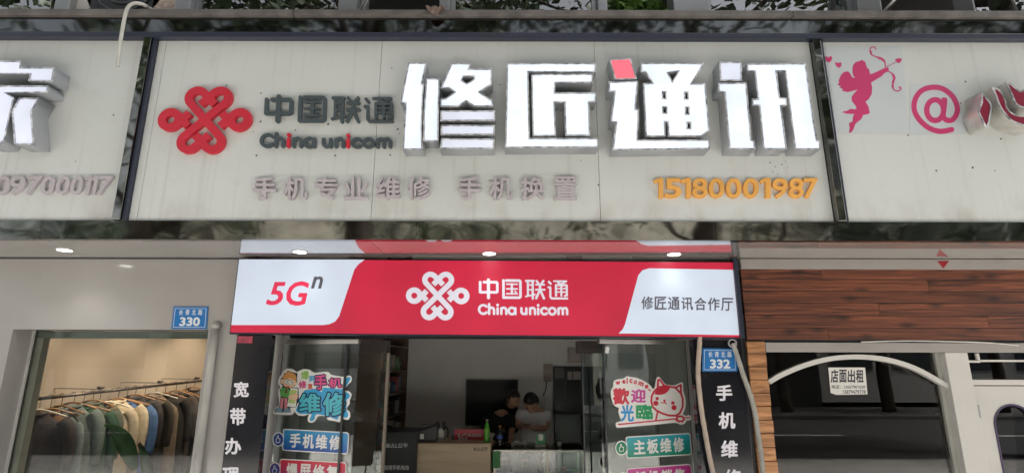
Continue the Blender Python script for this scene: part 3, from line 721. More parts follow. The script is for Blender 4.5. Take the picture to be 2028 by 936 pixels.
pshape('film', [[(1802, 166), (1893, 166), (1913, 266), (1802, 267)]], Y0, .001, .002, M_film, at_)
AT = strokes([('c', [tuple(p)[:2] for p in smooth_path([(x, y, 0) for x, y in ((550, 685), (470, 702), (380, 700), (270, 655), (165, 555), (115, 440), (135, 320), (210, 230), (330, 196), (450, 215), (560, 300), (615, 420), (605, 510), (560, 570), (510, 580), (470, 560), (452, 520), (462, 440), (470, 345))], 5)], 30),
              ('b', [(466, 315), (450, 540)], 27), ('c', [(360 + 98 * math.cos(R(t)), 460 + 120 * math.sin(R(t))) for t in range(0, 361, 10)], 31)], 4.)
pshape('at_sign', AT, Y0, .0025, .0032, M_pink, at_, (1790, 140), 5.849)
# ================================================================ street opposite: trees, building (seen in the mirror trim and glass)
M_bark = mat('bark', (.07, .055, .045), .9, var=.3, scale=12, bump=.6, bscale=20)
M_leaf = mat('tree_leaf', (.042, .065, .026), .5, var=.5, scale=1.2)
def tree_proto():
    t = thing('street_tree', 'tall leafy street tree', 'tree', (0, 0, 0))
    bm = bmesh.new(); rn = random.Random(5)
    tube_bm(bm, smooth_path([(0, 0, 0), (.08, .05, 1.5), (-.05, .1, 3), (.1, 0, 4.6), (0, .1, 6.5)], 4), [.2 - .006 * k for k in range(17)], 10)
    tips = []
    for k in range(13):
        h = 2.9 + k * .29; an = k * 2.4; ln = rn.uniform(1.6, 2.8); s = Vector((0, 0, h)); e = Vector((math.cos(an) * ln, math.sin(an) * ln, h + rn.uniform(.7, 1.9)))
        tube_bm(bm, [s, s.lerp(e, .5) + Vector((0, 0, .2)), e], [.075, .05, .02], 7); tips += [e, s.lerp(e, .65) + Vector((0, 0, .3))]
    from_bm('trunk', bm, M_bark, t, True)
    vs = []; fs = []
    for c in tips + [Vector((0, 0, 7)), Vector((.6, .3, 7.8))]:
        for _ in range(4):
            cc = c + Vector((rn.gauss(0, .55), rn.gauss(0, .55), rn.gauss(0, .4)))
            for i in range(60):
                p = cc + Vector((rn.gauss(0, .26), rn.gauss(0, .26), rn.gauss(0, .18))); a = Vector((rn.gauss(0, 1), rn.gauss(0, 1), rn.gauss(0, .5))).normalized()
                b = a.cross(Vector((rn.gauss(0, 1), rn.gauss(0, 1), rn.gauss(0, 1)))).normalized(); s = rn.uniform(.05, .11); k = len(vs)
                vs += [p - a * s, p + b * s * .5, p + a * s, p - b * s * .5]; fs.append((k, k + 1, k + 2, k + 3))
    me = bpy.data.meshes.new('crown'); me.from_pydata([tuple(v) for v in vs], [], fs); mesh_obj('crown', me, M_leaf, t)
    return t
def copy_tree(o, parent=None):
    c = o.copy(); COL.objects.link(c); c.parent = parent
    for ch in o.children: copy_tree(ch, c)
    return c
tr = tree_proto()
for k, (x, y, rz, s, lb_) in enumerate(((-7.6, -7.6, 0, 1.5, 'leafy street tree at the kerb far left behind the photographer'), (-3.1, -7.4, 2.1, 1.55, 'leafy street tree at the kerb left behind the photographer'),
                                   (4.1, -7.7, 4.0, 1.45, 'leafy street tree at the kerb right behind the photographer'), (11.4, -7.2, 1.1, 1.6, 'leafy street tree at the kerb far right behind the photographer'))):
    o = tr if k == 0 else copy_tree(tr)
    o.location = (x, y, -.12); o.rotation_euler = (0, 0, rz); o.scale = (s, s, s); o['label'] = lb_; o['group'] = 'street trees along the kerb'
    tag(o, lb_, 'tree', 'street trees along the kerb')
for k, (x, y, rz, s, wh) in enumerate(((-17.5, -16.6, 1, 1.1, 'farthest left'), (-12.6, -16.4, 2.6, 1.15, 'second from the left'), (-4.2, -16.7, .3, 1.05, 'left of the middle'), (-.6, -16.5, 5.1, .95, 'nearest the middle'), (10.4, -16.4, 3.3, 1.1, 'third from the right'), (14.4, -16.6, 4.4, 1.2, 'second from the right'), (18.6, -16.5, .8, 1.1, 'farthest right'))):
    o = copy_tree(tr); o.location = (x, y, 0); o.rotation_euler = (0, 0, rz); o.scale = (s, s, s * .92)
    tag(o, 'leafy tree on the far pavement across the street, ' + wh, 'tree', 'trees on the far pavement')
ob = thing('opposite_building', 'cream apartment block across the street', 'building', (0, -19, 0))
M_cream = mat('cream_render', (.74, .68, .58), .8, var=.12, scale=.8)
box('wall', -16, 13, -26, -19, 0, 11, M_cream, ob)
box('roof', -16.3, 13.3, -26.2, -18.7, 11.002, 11.4, mat('roof_concrete', (.3, .3, .29), .8), ob)
wm = mat('far_window_glass', (.05, .06, .07), .1)
for i in range(9):
    for j in range(3):
        x = -14.6 + i * 3.2 + (.7 if i % 3 == 1 else 0); z = (3.6, 5.2, 9.0)[j]
        f = box('window', x, x + 1.5, -19.02, -18.97, z, z + 1.4, M_alu, ob); box('pane', x + .06, x + 1.44, -18.968, -18.95, z + .06, z + 1.34, wm, f)
    f = box('shop_shutter', x - .4, x + 2.2, -19.03, -18.96, 0, 3.0, mat('shutter_grey', (.07, .075, .08), .5, .3), ob)
o2 = thing('opposite_building', 'tall grey office block beyond the cream block across the street', 'building', (22, -24, 0))
box('wall', 14.5, 34, -32, -22, 0, 16, mat('grey_render', (.42, .42, .41), .8, var=.1), o2)
for i in range(6):
    for j in range(5):
        f = box('window', 15.5 + i * 3, 17.5 + i * 3, -22.02, -21.96, 1.5 + j * 3, 3.2 + j * 3, wm, o2)

# ================================================================ light box over the phone shop
lq = [(471, 513), (1452, 519.5), (1463, 667), (459, 657.5)]
LX = PL(.555)
CZ = [LX.p(*p) for p in lq]
xl = (CZ[0][0] + CZ[3][0]) / 2; xr = (CZ[1][0] + CZ[2][0]) / 2
ztl, ztr, zbr, zbl = CZ[0][1], CZ[1][1], CZ[2][1], CZ[3][1]
LQ = [(xl, min(ztl, SOF - .012)), (xr, min(ztr, SOF - .02)), (xr, zbr), (xl, zbl)]
lbx = thing('light_box_sign', 'red and white lit shop sign with white knot emblem over the phone shop entrance', 'light box', (0, .6, zbl))
E_red = mat('lit_red_print', (.20, .008, .025), .5, emit=.14, ecol=(1., .018, .075), evar=.14, escale=2.2, var=.08, scale=1.6)
E_wht = mat('lit_white_print', (.34, .40, .48), .5, emit=.165, ecol=(.78, .86, 1.), evar=.06, var=.03, scale=2)
E_lav = mat('lit_white_emblem', (.5, .5, .56), .22, emit=.135, ecol=(.86, .86, 1.))
E_grey = mat('lit_grey_print', (.07, .07, .085), .4, emit=.02, ecol=(.6, .6, .8))
E_pinkred = mat('lit_pink_print', lin((200, 40, 75)), .3, emit=.10, ecol=(1., .06, .15))
shape('face', [LQ], LX, -.012, 0, E_red, lbx)
shape('case', [[(xl - .012, LQ[0][1] + .006), (xr + .03, LQ[1][1] + .006), (xr + .03, zbr - .012), (xl - .012, zbl - .012)]], LX, -.09, -.013, M_blue, lbx)
box('edge_strip', xr + .001, xr + .03, .535, .565, (zbr + zbl) / 2 - .02, SOF - .012, M_blue, lbx)
def lpx(pts): return [LX.p(*p) for p in pts]
def clampx(pts): return [(min(max(a, xl + .001), xr - .001), b) for a, b in pts]
wl = clampx(lpx([(440, 517), (722, 517), (710, 523), (702, 533), (672, 625), (664, 636), (652, 641.5), (640, 643), (440, 643)]))
wl = [(a, LQ[0][1] - .001 if k < 2 else b) for k, (a, b) in enumerate(wl)]
shape('white_field', [wl], LX, .0005, .002, E_wht, lbx)
wr = clampx(lpx([(1500, 534), (1285, 531), (1272, 535), (1264, 545), (1238, 641), (1233, 652), (1225, 659.5), (1500, 663)]))
wr = [(a, max(b, zbr + .001)) for a, b in wr]
shape('white_field', [wr], LX, .0005, .002, E_wht, lbx)
text('lettering', '5', [LX.p(537, 558), LX.p(566, 558), LX.p(560, 604), LX.p(526, 604)], LX, .0025, .0035, E_pinkred, lbx, .02, .1)
text('lettering', 'G', [LX.p(571, 556), LX.p(613, 557), LX.p(607, 605), LX.p(564, 605)], LX, .0025, .0035, E_pinkred, lbx, .02, .1)
text('lettering', 'n', [LX.p(620, 547), LX.p(641, 547), LX.p(638, 571), LX.p(616, 571)], LX, .0025, .0035, E_grey, lbx, .02, .12)
qshape('emblem', KNOT, KBOX, [LX.p(803.5, 537), LX.p(929.5, 537.5), LX.p(931, 635), LX.p(803, 634)], LX, .0005, .002, E_lav, lbx)
qz = [LX.p(947.5, 551), LX.p(1125, 552.5), LX.p(1125.5, 593), LX.p(947.5, 592)]
for k, lp in ZHL.items(): qshape('character', lp, (915, 180, 1942, 418), qz, LX, .0005, .002, E_lav, lbx)
ql = [LX.p(946.5, 599.5), LX.p(1125.5, 600.5), LX.p(1126, 624.5), LX.p(946.5, 623.5)]
for k, lp in LAL: qshape('letter', lp, (910, 462, 1942, 600), ql, LX, .0005, .002, E_lav, lbx)
chars('character', '修匠通讯合作厅', [(1270 + 26.3 * k, 586.5 + k * .5, 1270 + 26.3 * k + 23.5, 612 + k * .5) for k in range(7)], LX, .0025, .0035, E_grey, lbx, .018)

# ================================================================ soffit downlights (lit)
E_lamp = mat('lit_lamp_disc', (1, 1, 1), .4, emit=4., ecol=(1., .97, .93))
for k, (u, v) in enumerate(((128, 494.5), (594, 498), (969, 501.5), (1335, 503))):
    d = CM @ Vector(((u - 1014) / FPX, (468 - v) / FPX, -1)); p = CAM + d * ((SOF - CAM.z) / d.z)
    t = thing('downlight', ['lit round downlight in the soffit over the clothes shop wall', 'lit round downlight above the white end of the light box', 'lit round downlight above the middle of the red light box', 'lit round downlight nearest the right end of the red light box'][k], 'downlight', p, 'lit soffit downlights')
    lathe('trim_ring', [(.056, -.004), (.056, -.001), (.045, -.001), (.045, -.004), (.056, -.004)], p, mat('lamp_ring', (.5, .5, .5), .3, .8), t, caps=False)
    lathe('lamp_disc', [(.044, -.0055), (.044, -.001)], p, E_lamp, t)
    sl = bpy.data.lights.new('downlight_lamp', 'SPOT'); sl.energy = (3, .7, .7, .7)[k]; sl.spot_size = R(120); sl.spot_blend = .8; sl.shadow_soft_size = .045; sl.color = (1, .96, .92)
    so = bpy.data.objects.new('downlight_lamp', sl); so.location = p + Vector((0, 0, -.02)); link(so)
    so.parent = t; so.matrix_parent_inverse = Matrix.Translation(-t.location)

# ================================================================ left shopfront
wp = thing('shop_window', 'large clear shop window of the clothes shop left of the phone shop', 'window', ((wx0 + wx1) / 2, .83, .35))
box('pane', wx0 + .002, wx1 - .002, .835, .843, .36, wz1 - .002, M_glassl, wp)
box('sealant_bead', wx0 + .001, wx0 + .014, .818, .834, .351, wz1 - .001, mat('sealant', (.55, .55, .52), .5), wp)
box('head_track', wx0 + .002, wx1 - .002, .846, .90, wz1 - .055, wz1 - .002, mat('green_grey_track', (.16, .20, .18), .5), wp)
def plate(label, q, pl, num):
    t = thing('house_number_plate', label, 'number plate', pl.w(*pl.p(*q[3])))
    P = [pl.p(*p) for p in q]
    shape('plate', [P], pl, .001, .006, mat('plate_blue', lin((30, 115, 185)), .3, var=.04), t)
    i1 = inset(P, .012); i2 = inset(P, .015)
    wm_ = mat('plate_white', (.75, .78, .8), .4)
    shape('border_line', [i1, i2], pl, .0062, .0072, wm_, t)
    fn = lambda s, r: tuple(np.array(P[0]) * (1 - s) * (1 - r) + np.array(P[1]) * s * (1 - r) + np.array(P[2]) * s * r + np.array(P[3]) * (1 - s) * r)
    for k, ch in enumerate('长青北路'):
        s0 = .17 + k * .185; text('character', ch, [fn(s0, .13), fn(s0 + .125, .13), fn(s0 + .125, .38), fn(s0, .38)], pl, .0062, .0072, wm_, t, .012)
    text('digits', num, [fn(.22, .47), fn(.80, .47), fn(.80, .87), fn(.22, .87)], pl, .0062, .0072, wm_, t, .035)
plate('blue street number plate 330 on the white clothes shop wall', [(345, 607), (413, 607), (410, 651), (340, 651)], PL(.648), '330')
pts = [pt(u, v, .60) for u, v in ((426, 634), (424, 650), (420, 700), (414, 780), (405, 870), (398, 940), (392, 1010))]
pp = thing('drain_pipe', 'dirty grey vertical pipe beside the clothes shop window', 'pipe', pts[-1])
px_ = pts[1].x
tube('pipe', [(px_, .615, z) for z in np.linspace(.01, pts[1].z, 12)], .026, mat('pipe_grime', (.42, .41, .38), .6, var=.15, scale=5, dirt=((.12, .115, .10), .55, 7, .6, (3, 3, .6)), bump=.1), pp, 12)
tube('pipe_end', [(px_, .615, pts[1].z + .001), (px_, .617, pts[1].z + .02), (px_, .65, pts[1].z + .03)], [.027, .028, .03], mat('pipe_end_grey', (.5, .49, .46), .6, var=.2), pp, 12)
# clothes rail along the side wall
A = pt(76, 790, 1.25); B = pt(396, 753, 3.75); A.x = B.x = (A.x + B.x) / 2 if abs(A.x - B.x) < .4 else B.x
print('RAIL', A, B)
M_iron = mat('iron_rail', (.10, .085, .075), .35, .8, var=.3, scale=20)
rail = thing('clothes_rail', 'dark iron clothes rail fixed along the side wall of the clothes shop', 'clothes rail', ((A + B) / 2))
tube('bar', [A + (A - B) * .05, B + (B - A) * .02], .014, M_iron, rail, 10)
for t_ in (.30, .66, .95):
    p = A.lerp(B, t_); tube('bracket', smooth_path([(-4.42, p.y, p.z + .03), (-4.30, p.y, p.z + .03), (p.x - .03, p.y, p.z + .025), (p.x, p.y, p.z + .016)], 4), .005, M_alu, rail)
    lathe('bracket_boss', [(.03, 0), (.03, .02)], (p.x - .01, p.y, p.z + .03), M_iron, rail, 10)
def garment(i, t_, col, width, length, label, long=True, hang='wood', drop=0.):
    p = A.lerp(B, t_); rn = random.Random(100 + i)
    g = thing('garment', label, 'garment', (p.x, p.y, p.z - length), 'garments hanging on the iron rail')
    hm = {'wood': mat('wood_hanger', (.35, .19, .09), .4, var=.15), 'white': mat('white_hanger', (.75, .72, .66), .4)}[hang]
    hz = p.z - .085 - drop
    tube('hook', [(p.x - .012 + .018 * math.cos(R(a)), p.y, p.z + .004 + .018 * math.sin(R(a)) + .0) for a in range(200, -60, -25)] + [(p.x, p.y, hz + .012)], .0028, M_iron if hang == 'wood' else hm, g, 6)
    sw = width / 2
    tube('hanger', smooth_path([(p.x - sw * .9, p.y, hz - .055), (p.x - sw * .4, p.y, hz - .012), (p.x, p.y, hz + .012), (p.x + sw * .4, p.y, hz - .012), (p.x + sw * .9, p.y, hz - .055)], 4), .009, hm, g, 8)
    bm = bmesh.new(); rings = []; N = 28; top = hz - .005; ph = rn.uniform(0, 6); sway = rn.uniform(-.02, .02)
    for k in range(13):
        f = k / 12
        z = top - length * f; wv = sw * ((.28 + .72 * min(1, f / .10) ** .7) if f < .10 else 1 + .12 * (f - .1))
        th = .022 + .03 * min(1, f * 4) + .012 * f
        zz = lambda x: -.055 * min(1, abs(x) / sw) * (1 if k < 2 else .6 if k < 4 else .1)
        ring = []
        for n in range(N):
            a = 2 * math.pi * n / N; cx = math.copysign(abs(math.cos(a)) ** .7, math.cos(a)) * wv; cy = math.copysign(abs(math.sin(a)) ** .8, math.sin(a)) * th
            fold = .012 * f * math.sin(n * 2.2 + ph) + .008 * f * math.sin(n * 3.7 + 2 * ph)
            ring.append(bm.verts.new((p.x + cx + sway * f, p.y + cy + fold, z + zz(cx))))
        rings.append(ring)
    for r0, r1 in zip(rings, rings[1:]):
        for n in range(N): bm.faces.new((r0[n], r0[(n + 1) % N], r1[(n + 1) % N], r1[n]))
    bm.faces.new(rings[0][::-1]); bm.faces.new(rings[-1])
    cm_ = mat('cloth_%02d' % i, col, .85, var=.15, scale=18, bump=.25, bscale=60)
    from_bm('body', bm, cm_, g, True)
    if long:
        for s in (-1, 1):
            xs = p.x + s * sw * .97
            tube('sleeve', smooth_path([(xs - s * .05, p.y, top - .075), (xs + s * .01, p.y - .012, top - .16), (xs + s * .03, p.y - .02, top - .34), (xs + s * .02, p.y - .012, top - .52)], 3), [.05] * 2 + [.052, .05, .05, .047, .045, .043, .042, .04], cm_, g, 10)
    bm = bmesh.new()
    tube_bm(bm, [(p.x + .062 * math.cos(R(a)), p.y + .03 * math.sin(R(a)), top - .005 - .02 * abs(math.sin(R(a)))) for a in range(0, 361, 24)], .013, 6)
    from_bm('collar', bm, cm_, g, True)
    yaw = rn.uniform(-.1, .75); cy_, sy_ = math.cos(yaw), math.sin(yaw)
    for ch in g.children:
        for vv in ch.data.vertices:
            dx_, dy_ = vv.co.x - p.x, vv.co.y - p.y; vv.co.x = p.x + dx_ * cy_ - dy_ * sy_; vv.co.y = p.y + dx_ * sy_ + dy_ * cy_
GC = [((.04, .03, .03), 'black'), ((.20, .10, .045), 'brown'), ((.20, .26, .27), 'grey blue'), ((.17, .22, .22), 'slate'), ((.03, .09, .05), 'dark green'), ((.13, .15, .12), 'olive grey'), ((.03, .03, .032), 'black'),
      ((.52, .45, .35), 'cream'), ((.58, .50, .38), 'sand'), ((.07, .16, .38), 'blue denim'), ((.04, .035, .04), 'black'), ((.05, .045, .04), 'charcoal'), ((.24, .19, .15), 'taupe'), ((.03, .028, .028), 'black'), ((.07, .055, .05), 'dark brown'), ((.03, .03, .03), 'black'), ((.10, .08, .065), 'brown grey')]
GT = [.03, .075, .12, .175, .22, .265, .30, .345, .40, .45, .50, .56, .63, .70, .78, .86, .93]
ords = ['first', 'second', 'third', 'fourth', 'fifth', 'sixth', 'seventh', 'eighth', 'ninth', 'tenth', 'eleventh', 'twelfth', 'thirteenth', 'fourteenth', 'fifteenth', 'sixteenth', 'seventeenth', 'eighteenth', 'nineteenth', 'twentieth', 'twenty-first', 'twenty-second', 'twenty-third', 'twenty-fourth']
rg = random.Random(11)
for i, (c, nm) in enumerate(GC):
    garment(i, GT[i], c, rg.uniform(.40, .50), rg.uniform(.85, 1.2), '%s garment, %s on the clothes rail counted from its left end' % (nm, ords[i]), rg.random() > .25, 'white' if i in (0, 7, 12) else 'wood', rg.uniform(-.01, .05))
# big-leaved plant behind the window
lp0 = pt(265, 960, 1.45)
lp_ = thing('leafy_plant', 'big green plant leaf standing just inside the clothes shop window', 'plant', (lp0.x, lp0.y, .06))
M_bl = mat('big_leaf', (.035, .12, .025), .35, var=.35, scale=6)
lathe('pot', [(.12, 0), (.15, .28), (.16, .30), (.13, .30)], (lp0.x, lp0.y, .061), mat('dark_pot', (.06, .06, .06), .5), lp_)
for k, (tip, bas, wd, bend) in enumerate((((205, 842), (262, 935), .085, .10), ((190, 965), (262, 990), .07, .08), ((330, 975), (275, 1000), .07, .1), ((272, 880), (290, 990), .05, .08))):
    a_ = pt(*bas, 1.45); b2 = pt(*tip, 1.35); bm = bmesh.new(); rows = []
    for j in range(9):
        f = j / 8; c = a_.lerp(b2, f) + Vector((0, 0, bend * math.sin(math.pi * f) * .6)); d = (b2 - a_).normalized(); sd_ = d.cross(Vector((0, 1, .25))).normalized()
        wv = wd * math.sin(math.pi * min(1, .06 + .94 * f) ** .8); rows.append([bm.verts.new(c - sd_ * wv + Vector((0, .03, .02))), bm.verts.new(c), bm.verts.new(c + sd_ * wv + Vector((0, .03, .02)))])
    for r0, r1 in zip(rows, rows[1:]):
        for n in (0, 1): bm.faces.new((r0[n], r0[n + 1], r1[n + 1], r1[n]))
    ge = bmesh.ops.solidify(bm, geom=bm.faces[:], thickness=.003)
    from_bm('leaf', bm, M_bl, lp_, True)
    tube('stalk', smooth_path([(lp0.x, lp0.y, .35), (lp0.x, lp0.y, a_.z - .2), a_], 4), .006, M_bl, lp_)
# warm wall-washer spots (lit) in the clothes shop
for k, (y, e) in enumerate(((1.7, 34), (2.9, 36), (4.1, 50))):
    t = thing('spotlight', ['warm ceiling spotlight nearest the clothes shop window', 'warm ceiling spotlight over the middle of the clothes rail', 'warm ceiling spotlight over the far end of the clothes rail'][k], 'spotlight', (-3.2, y, 2.6), 'warm spotlights in the clothes shop')
    tube('body', [(-3.2, y, 2.70), (-3.25, y, 2.58)], .035, M_bpaint, t, 12)
    tube('lens', [(-3.2503, y, 2.5793), (-3.253, y, 2.573)], .028, mat('lit_warm_lens', (1, .8, .55), .4, emit=8, ecol=(1, .75, .45)), t, 12)
    sl = bpy.data.lights.new('spotlight_lamp', 'SPOT'); sl.energy = e; sl.spot_size = R(85); sl.spot_blend = .7; sl.color = (1, .80, .58); sl.shadow_soft_size = .03
    so = bpy.data.objects.new('spotlight_lamp', sl); so.location = (-3.256, y, 2.56); so.rotation_euler = Vector((.62, 0, .8)).to_track_quat('Z', 'Y').to_euler(); link(so)
    so.parent = t; so.matrix_parent_inverse = Matrix.Translation(-t.location)
# ================================================================ phone shop front: pillars, doors, stickers
PIL = PL(.62)
M_blackp = mat('black_acrylic', (.012, .012, .016), .12, var=.3, scale=3, dirt=((.10, .10, .10), .70, 14, .5, (1, 1, 1)))
M_wlet = mat('white_vinyl_letter', (.80, .78, .84), .4)
x0 = PIL.p(469, 670)[0]; x1 = PIL.p(538, 670)[0]
zbx = zbl - .014
pL = thing('pillar_sign', 'black vertical sign board 宽带办理 left of the phone shop doors', 'sign', ((x0 + x1) / 2, .7, 0))
box('board', x0, x1, .62, .69, .0, zbx - .002, M_blackp, pL, .003)
for k, ch in enumerate('宽带办理'):
    u0, v0, w_, h_ = ((463, 755, 30, 31), (456, 807, 31, 34), (446, 866, 32, 33), (441, 924, 33, 34))[k]
    text('character', ch, pquad(PIL, u0, v0, u0 + w_, v0 + h_), PIL, .001, .003, M_wlet, pL, .03)
box('torn_label', x0 + .01, x0 + .12, .612, .6185, zbx - .06, zbx - .01, mat('torn_red_label', lin((160, 60, 80)), .5, var=.4, scale=20), pL)
x2 = PIL.p(1372, 700)[0]; x3 = PIL.p(1470, 690)[0]
pR = thing('pillar_sign', 'black vertical sign board 手机维修 under the plate 332', 'sign', ((x2 + x3) / 2, .7, 0))
box('board', x2, x3, .62, .69, 0, zbx - .03, M_blackp, pR, .003)
for k, ch in enumerate('手机维修'):
    u0, v0, w_, h_ = ((1418, 761, 32, 32), (1423, 815, 33, 33), (1428, 871, 33, 34), (1434, 928, 34, 34))[k]
    text('character', ch, pquad(PIL, u0, v0, u0 + w_, v0 + h_), PIL, .001, .003, M_wlet, pR, .03)
plate('blue street number plate 332 on the black pillar', [(1391, 689), (1458, 690), (1460, 735), (1390, 735)], PL(.612), '332')
struct(box('pier_core', x3 + .002, x3 + .05, .66, .84, 0, SOF - .1, M_bpaint))
# hoses
M_hose = mat('beige_hose', (.46, .37, .30), .6, var=.12, scale=9, bump=.3, bscale=30)
M_hose2 = mat('grey_hose', (.36, .35, .31), .6, var=.18, scale=12, dirt=((.15, .14, .12), .55, 12, .7, (1, 1, 1)))
def hose(label, px, y, r, m, ring=None):
    P = smooth_path([pt(u, v, y) for u, v in px], 6); t = thing('hose', label, 'hose', P[-1])
    rr = [r * (1 + .05 * math.sin(k * 1.9)) for k in range(len(P))]
    tube('hose_body', P, rr, m, t, 12)
    if ring:
        p = P[0]; bm = bmesh.new(); tube_bm(bm, [p + Vector((.028 * math.cos(R(a)), .004, .028 * math.sin(R(a)))) for a in range(0, 361, 24)], .007, 8); from_bm('grommet', bm, M_alu, t, True)
hose('beige drain hose hanging left of the plate 332', [(1386, 660), (1385, 690), (1383, 720), (1383, 751), (1389, 809), (1397, 858), (1405, 903), (1415, 950), (1424, 1000)], .575, .017, M_hose)
hose('dirty grey hose curving down between the black pillar and the orange planks', [(1451, 679), (1455, 690), (1462, 711), (1474, 748), (1487, 784), (1496, 821), (1502, 864), (1508, 903), (1511, 945), (1513, 1000)], .575, .017, M_hose2, True)

# outward-swung glass door leaves
def leafplane(uh, uf, yh, yf):
    a = pt(uh, 800, yh); b = pt(uf, 800, yf); phi = math.atan2(b.y - a.y, b.x - a.x)
    if b.x < a.x: phi = math.atan2(a.y - b.y, a.x - b.x)
    return PL(a.y, a.x, phi), (b - a).length * (1 if b.x > a.x else -1)
GL, wL = leafplane(549, 703, .92, .72)
GR, wR = leafplane(1366, 1190, .92, .72)
M_steel = mat('door_rail_steel', (.62, .58, .54), .3, .9, var=.1)
M_bronze = mat('dark_bronze', (.06, .045, .045), .35, .5)
M_stick = mat('sticker_white', (.84, .83, .80), .45, var=.03)
def door(label, pl, wd):
    a0, a1 = min(0, wd), max(0, wd); t = thing('glass_door', label, 'door', pl.w(0, .06))
    zt_ = pl.p(620 if wd > 0 else 1280, 681)[1]
    lbox('pane', a0, a1, .10, zt_, pl, -.010, 0, M_glassd, t)
    lbox('top_rail', a0, a1, zt_ + .001, zt_ + .035, pl, -.022, .012, M_steel, t, .003)
    lbox('bottom_rail', a0, a1, .06, .099, pl, -.022, .012, M_steel, t, .003)
    e = wd - math.copysign(.05, wd)
    return t, zt_
dL, zdt = door('glass door leaf with the cartoon repair stickers left of the entrance', GL, wL)
dR, zdt2 = door('glass door leaf with the cat welcome sticker right of the entrance', GR, wR)
for t, pl, us in ((dL, GL, (690, 700)), (dR, GR, (1192, 1196))):
    pass
a_ = GL.p(681, 800)[0]; lbox('edge_seal', a_ - .008, a_ + .008, .10, zdt - .002, GL, .006, .016, M_bpaint, dL)
a_ = GR.p(1197, 800)[0]; lbox('edge_seal', a_ - .006, a_ + .006, .10, zdt2 - .002, GR, .006, .016, M_bpaint, dR)
for t, pl, q in ((dL, GL, [(541, 684), (550, 682), (549, 696), (539, 698)]), (dR, GR, [(1198, 686), (1205, 687), (1203, 700), (1196, 698)])):
    pshape('paper_tag', [q], pl, .0165, .018, mat('paper_white', (.7, .7, .68), .7), t)
# fixed side glazing, posts and header above the doors
zh = PL(.9).p(1014, 668)[1]
hd = thing('door_frame', 'dark door frame with header and posts round the phone shop entrance', 'door frame', (0, .95, .06))
box('header', x1 + .004, x2 - .004, .94, 1.05, zdt + .05, zdt + .22, M_bpaint, hd)
for (u, y, wd_) in ((520, .76, .03), (1390, .76, .03)):
    x = PL(y).p(u, 760)[0]; box('post', x - wd_, x + wd_, .72, .80, .0, zdt + .048, M_frame, hd, .004)
for (ua, ub_, uc) in ((690, 769, 764), (1195, 1142, 1155)):
    P_ = PL(1.12); xa, xb, xc = P_.p(ua, 690)[0], P_.p(ub_, 690)[0], P_.p(uc, 760)[0]
    zz0, zz1 = P_.p(730, 698)[1], P_.p(730, 674)[1]
    box('track_box', min(xa, xb), max(xa, xb), 1.06, 1.20, zz0, zz1, M_bronze, hd)
    xq = xc; xo = PL(1.12).p(600 if ua < 1000 else 1300, 760)[0]
    box('side_pane', min(xq, xo), max(xq, xo), 1.115, 1.125, .06, zz0 - .001, M_glassd, hd)
    if ua < 1000: box('pane_edge', xq + .001, xq + .022, 1.10, 1.14, .06, zz0 - .001, mat('beige_edge', (.26, .22, .17), .5, var=.1), hd)
    else: box('pane_edge', xq - .008, xq - .001, 1.10, 1.14, .06, zz0 - .001, M_frame, hd)

# ---- stickers (flat vinyl on the panes)
def vin(n, rgb): return mat('vinyl_' + n, lin(rgb), .4, var=.03)
def sticker(label, pl, anchor): return thing('window_sticker', label, 'sticker', pl.w(*pl.p(*anchor)))
def poly_sdf(loops, grow, step=.8):                  # outline grown round traced loops (pixel units)
    pr = []
    for lp in loops:
        pts = lp + lp[:1]; pr.append(('c', pts, grow))
    L = strokes(pr, step); 
    # keep only outer contours (area sign)
    out = []
    for l in L:
        ar = sum(l[i][0] * l[(i + 1) % len(l)][1] - l[(i + 1) % len(l)][0] * l[i][1] for i in range(len(l)))
        out.append((ar, l))
    big = max(out, key=lambda e: abs(e[0])); return [big[1]]
# boy repair sticker, zoom origin (530,720) scale 7.8
o1, k1 = (530, 720), 7.8
s1_ = sticker('cut-out cartoon boy sticker with blue characters 手机维修 on the left door', GL, (550, 835))
OUT = [(300, 72), (380, 75), (450, 120), (500, 100), (570, 80), (650, 90), (700, 125), (760, 135), (930, 118), (985, 165), (1150, 195), (1200, 190), (1260, 178), (1300, 205), (1295, 270), (1235, 330), (1200, 400), (1265, 425), (1300, 480), (1270, 560), (1270, 610), (1225, 690), (1270, 740), (1275, 810), (1240, 860), (1150, 850), (1110, 900), (1050, 880), (930, 860), (910, 810), (790, 805), (740, 870), (690, 905), (630, 890), (620, 830), (640, 775), (560, 800), (470, 790), (420, 740), (380, 780), (250, 785), (100, 770), (90, 730), (150, 660), (180, 640), (175, 540), (165, 420), (195, 350), (165, 300), (170, 230), (220, 150), (240, 110)]
def zsh(nm, lps, layer, m, t, org, k, pl, cv=0):
    if cv: lps = [curvy(l, cv) for l in lps]
    pshape(nm, lps, pl, .0008 + layer * .0006, .0012 + layer * .0006, m, t, org, k)
zsh('backing', [OUT], 0, M_stick, s1_, o1, k1, GL, 3)
V = lambda nm, lps, ly, m, cv=0: zsh(nm, lps, ly, m, s1_, o1, k1, GL, cv)
sky_ = vin('sky_blue', (60, 165, 215)); navy = vin('navy', (28, 42, 84)); teal = vin('aqua', (85, 190, 205)); pink_ = vin('pink', (225, 85, 140))
V('blue_splash', [[(620, 400), (760, 380), (840, 440), (870, 360), (1140, 390), (1180, 330), (1200, 240), (1260, 200), (1285, 230), (1230, 320), (1190, 420), (1250, 450), (1275, 500), (1240, 540), (1220, 560), (1225, 720), (1250, 780), (1220, 830), (1110, 800), (1080, 860), (1000, 830), (760, 770), (730, 850), (680, 880), (650, 850), (680, 770), (520, 770), (440, 720), (470, 640), (560, 420)]], 1, sky_, 2)
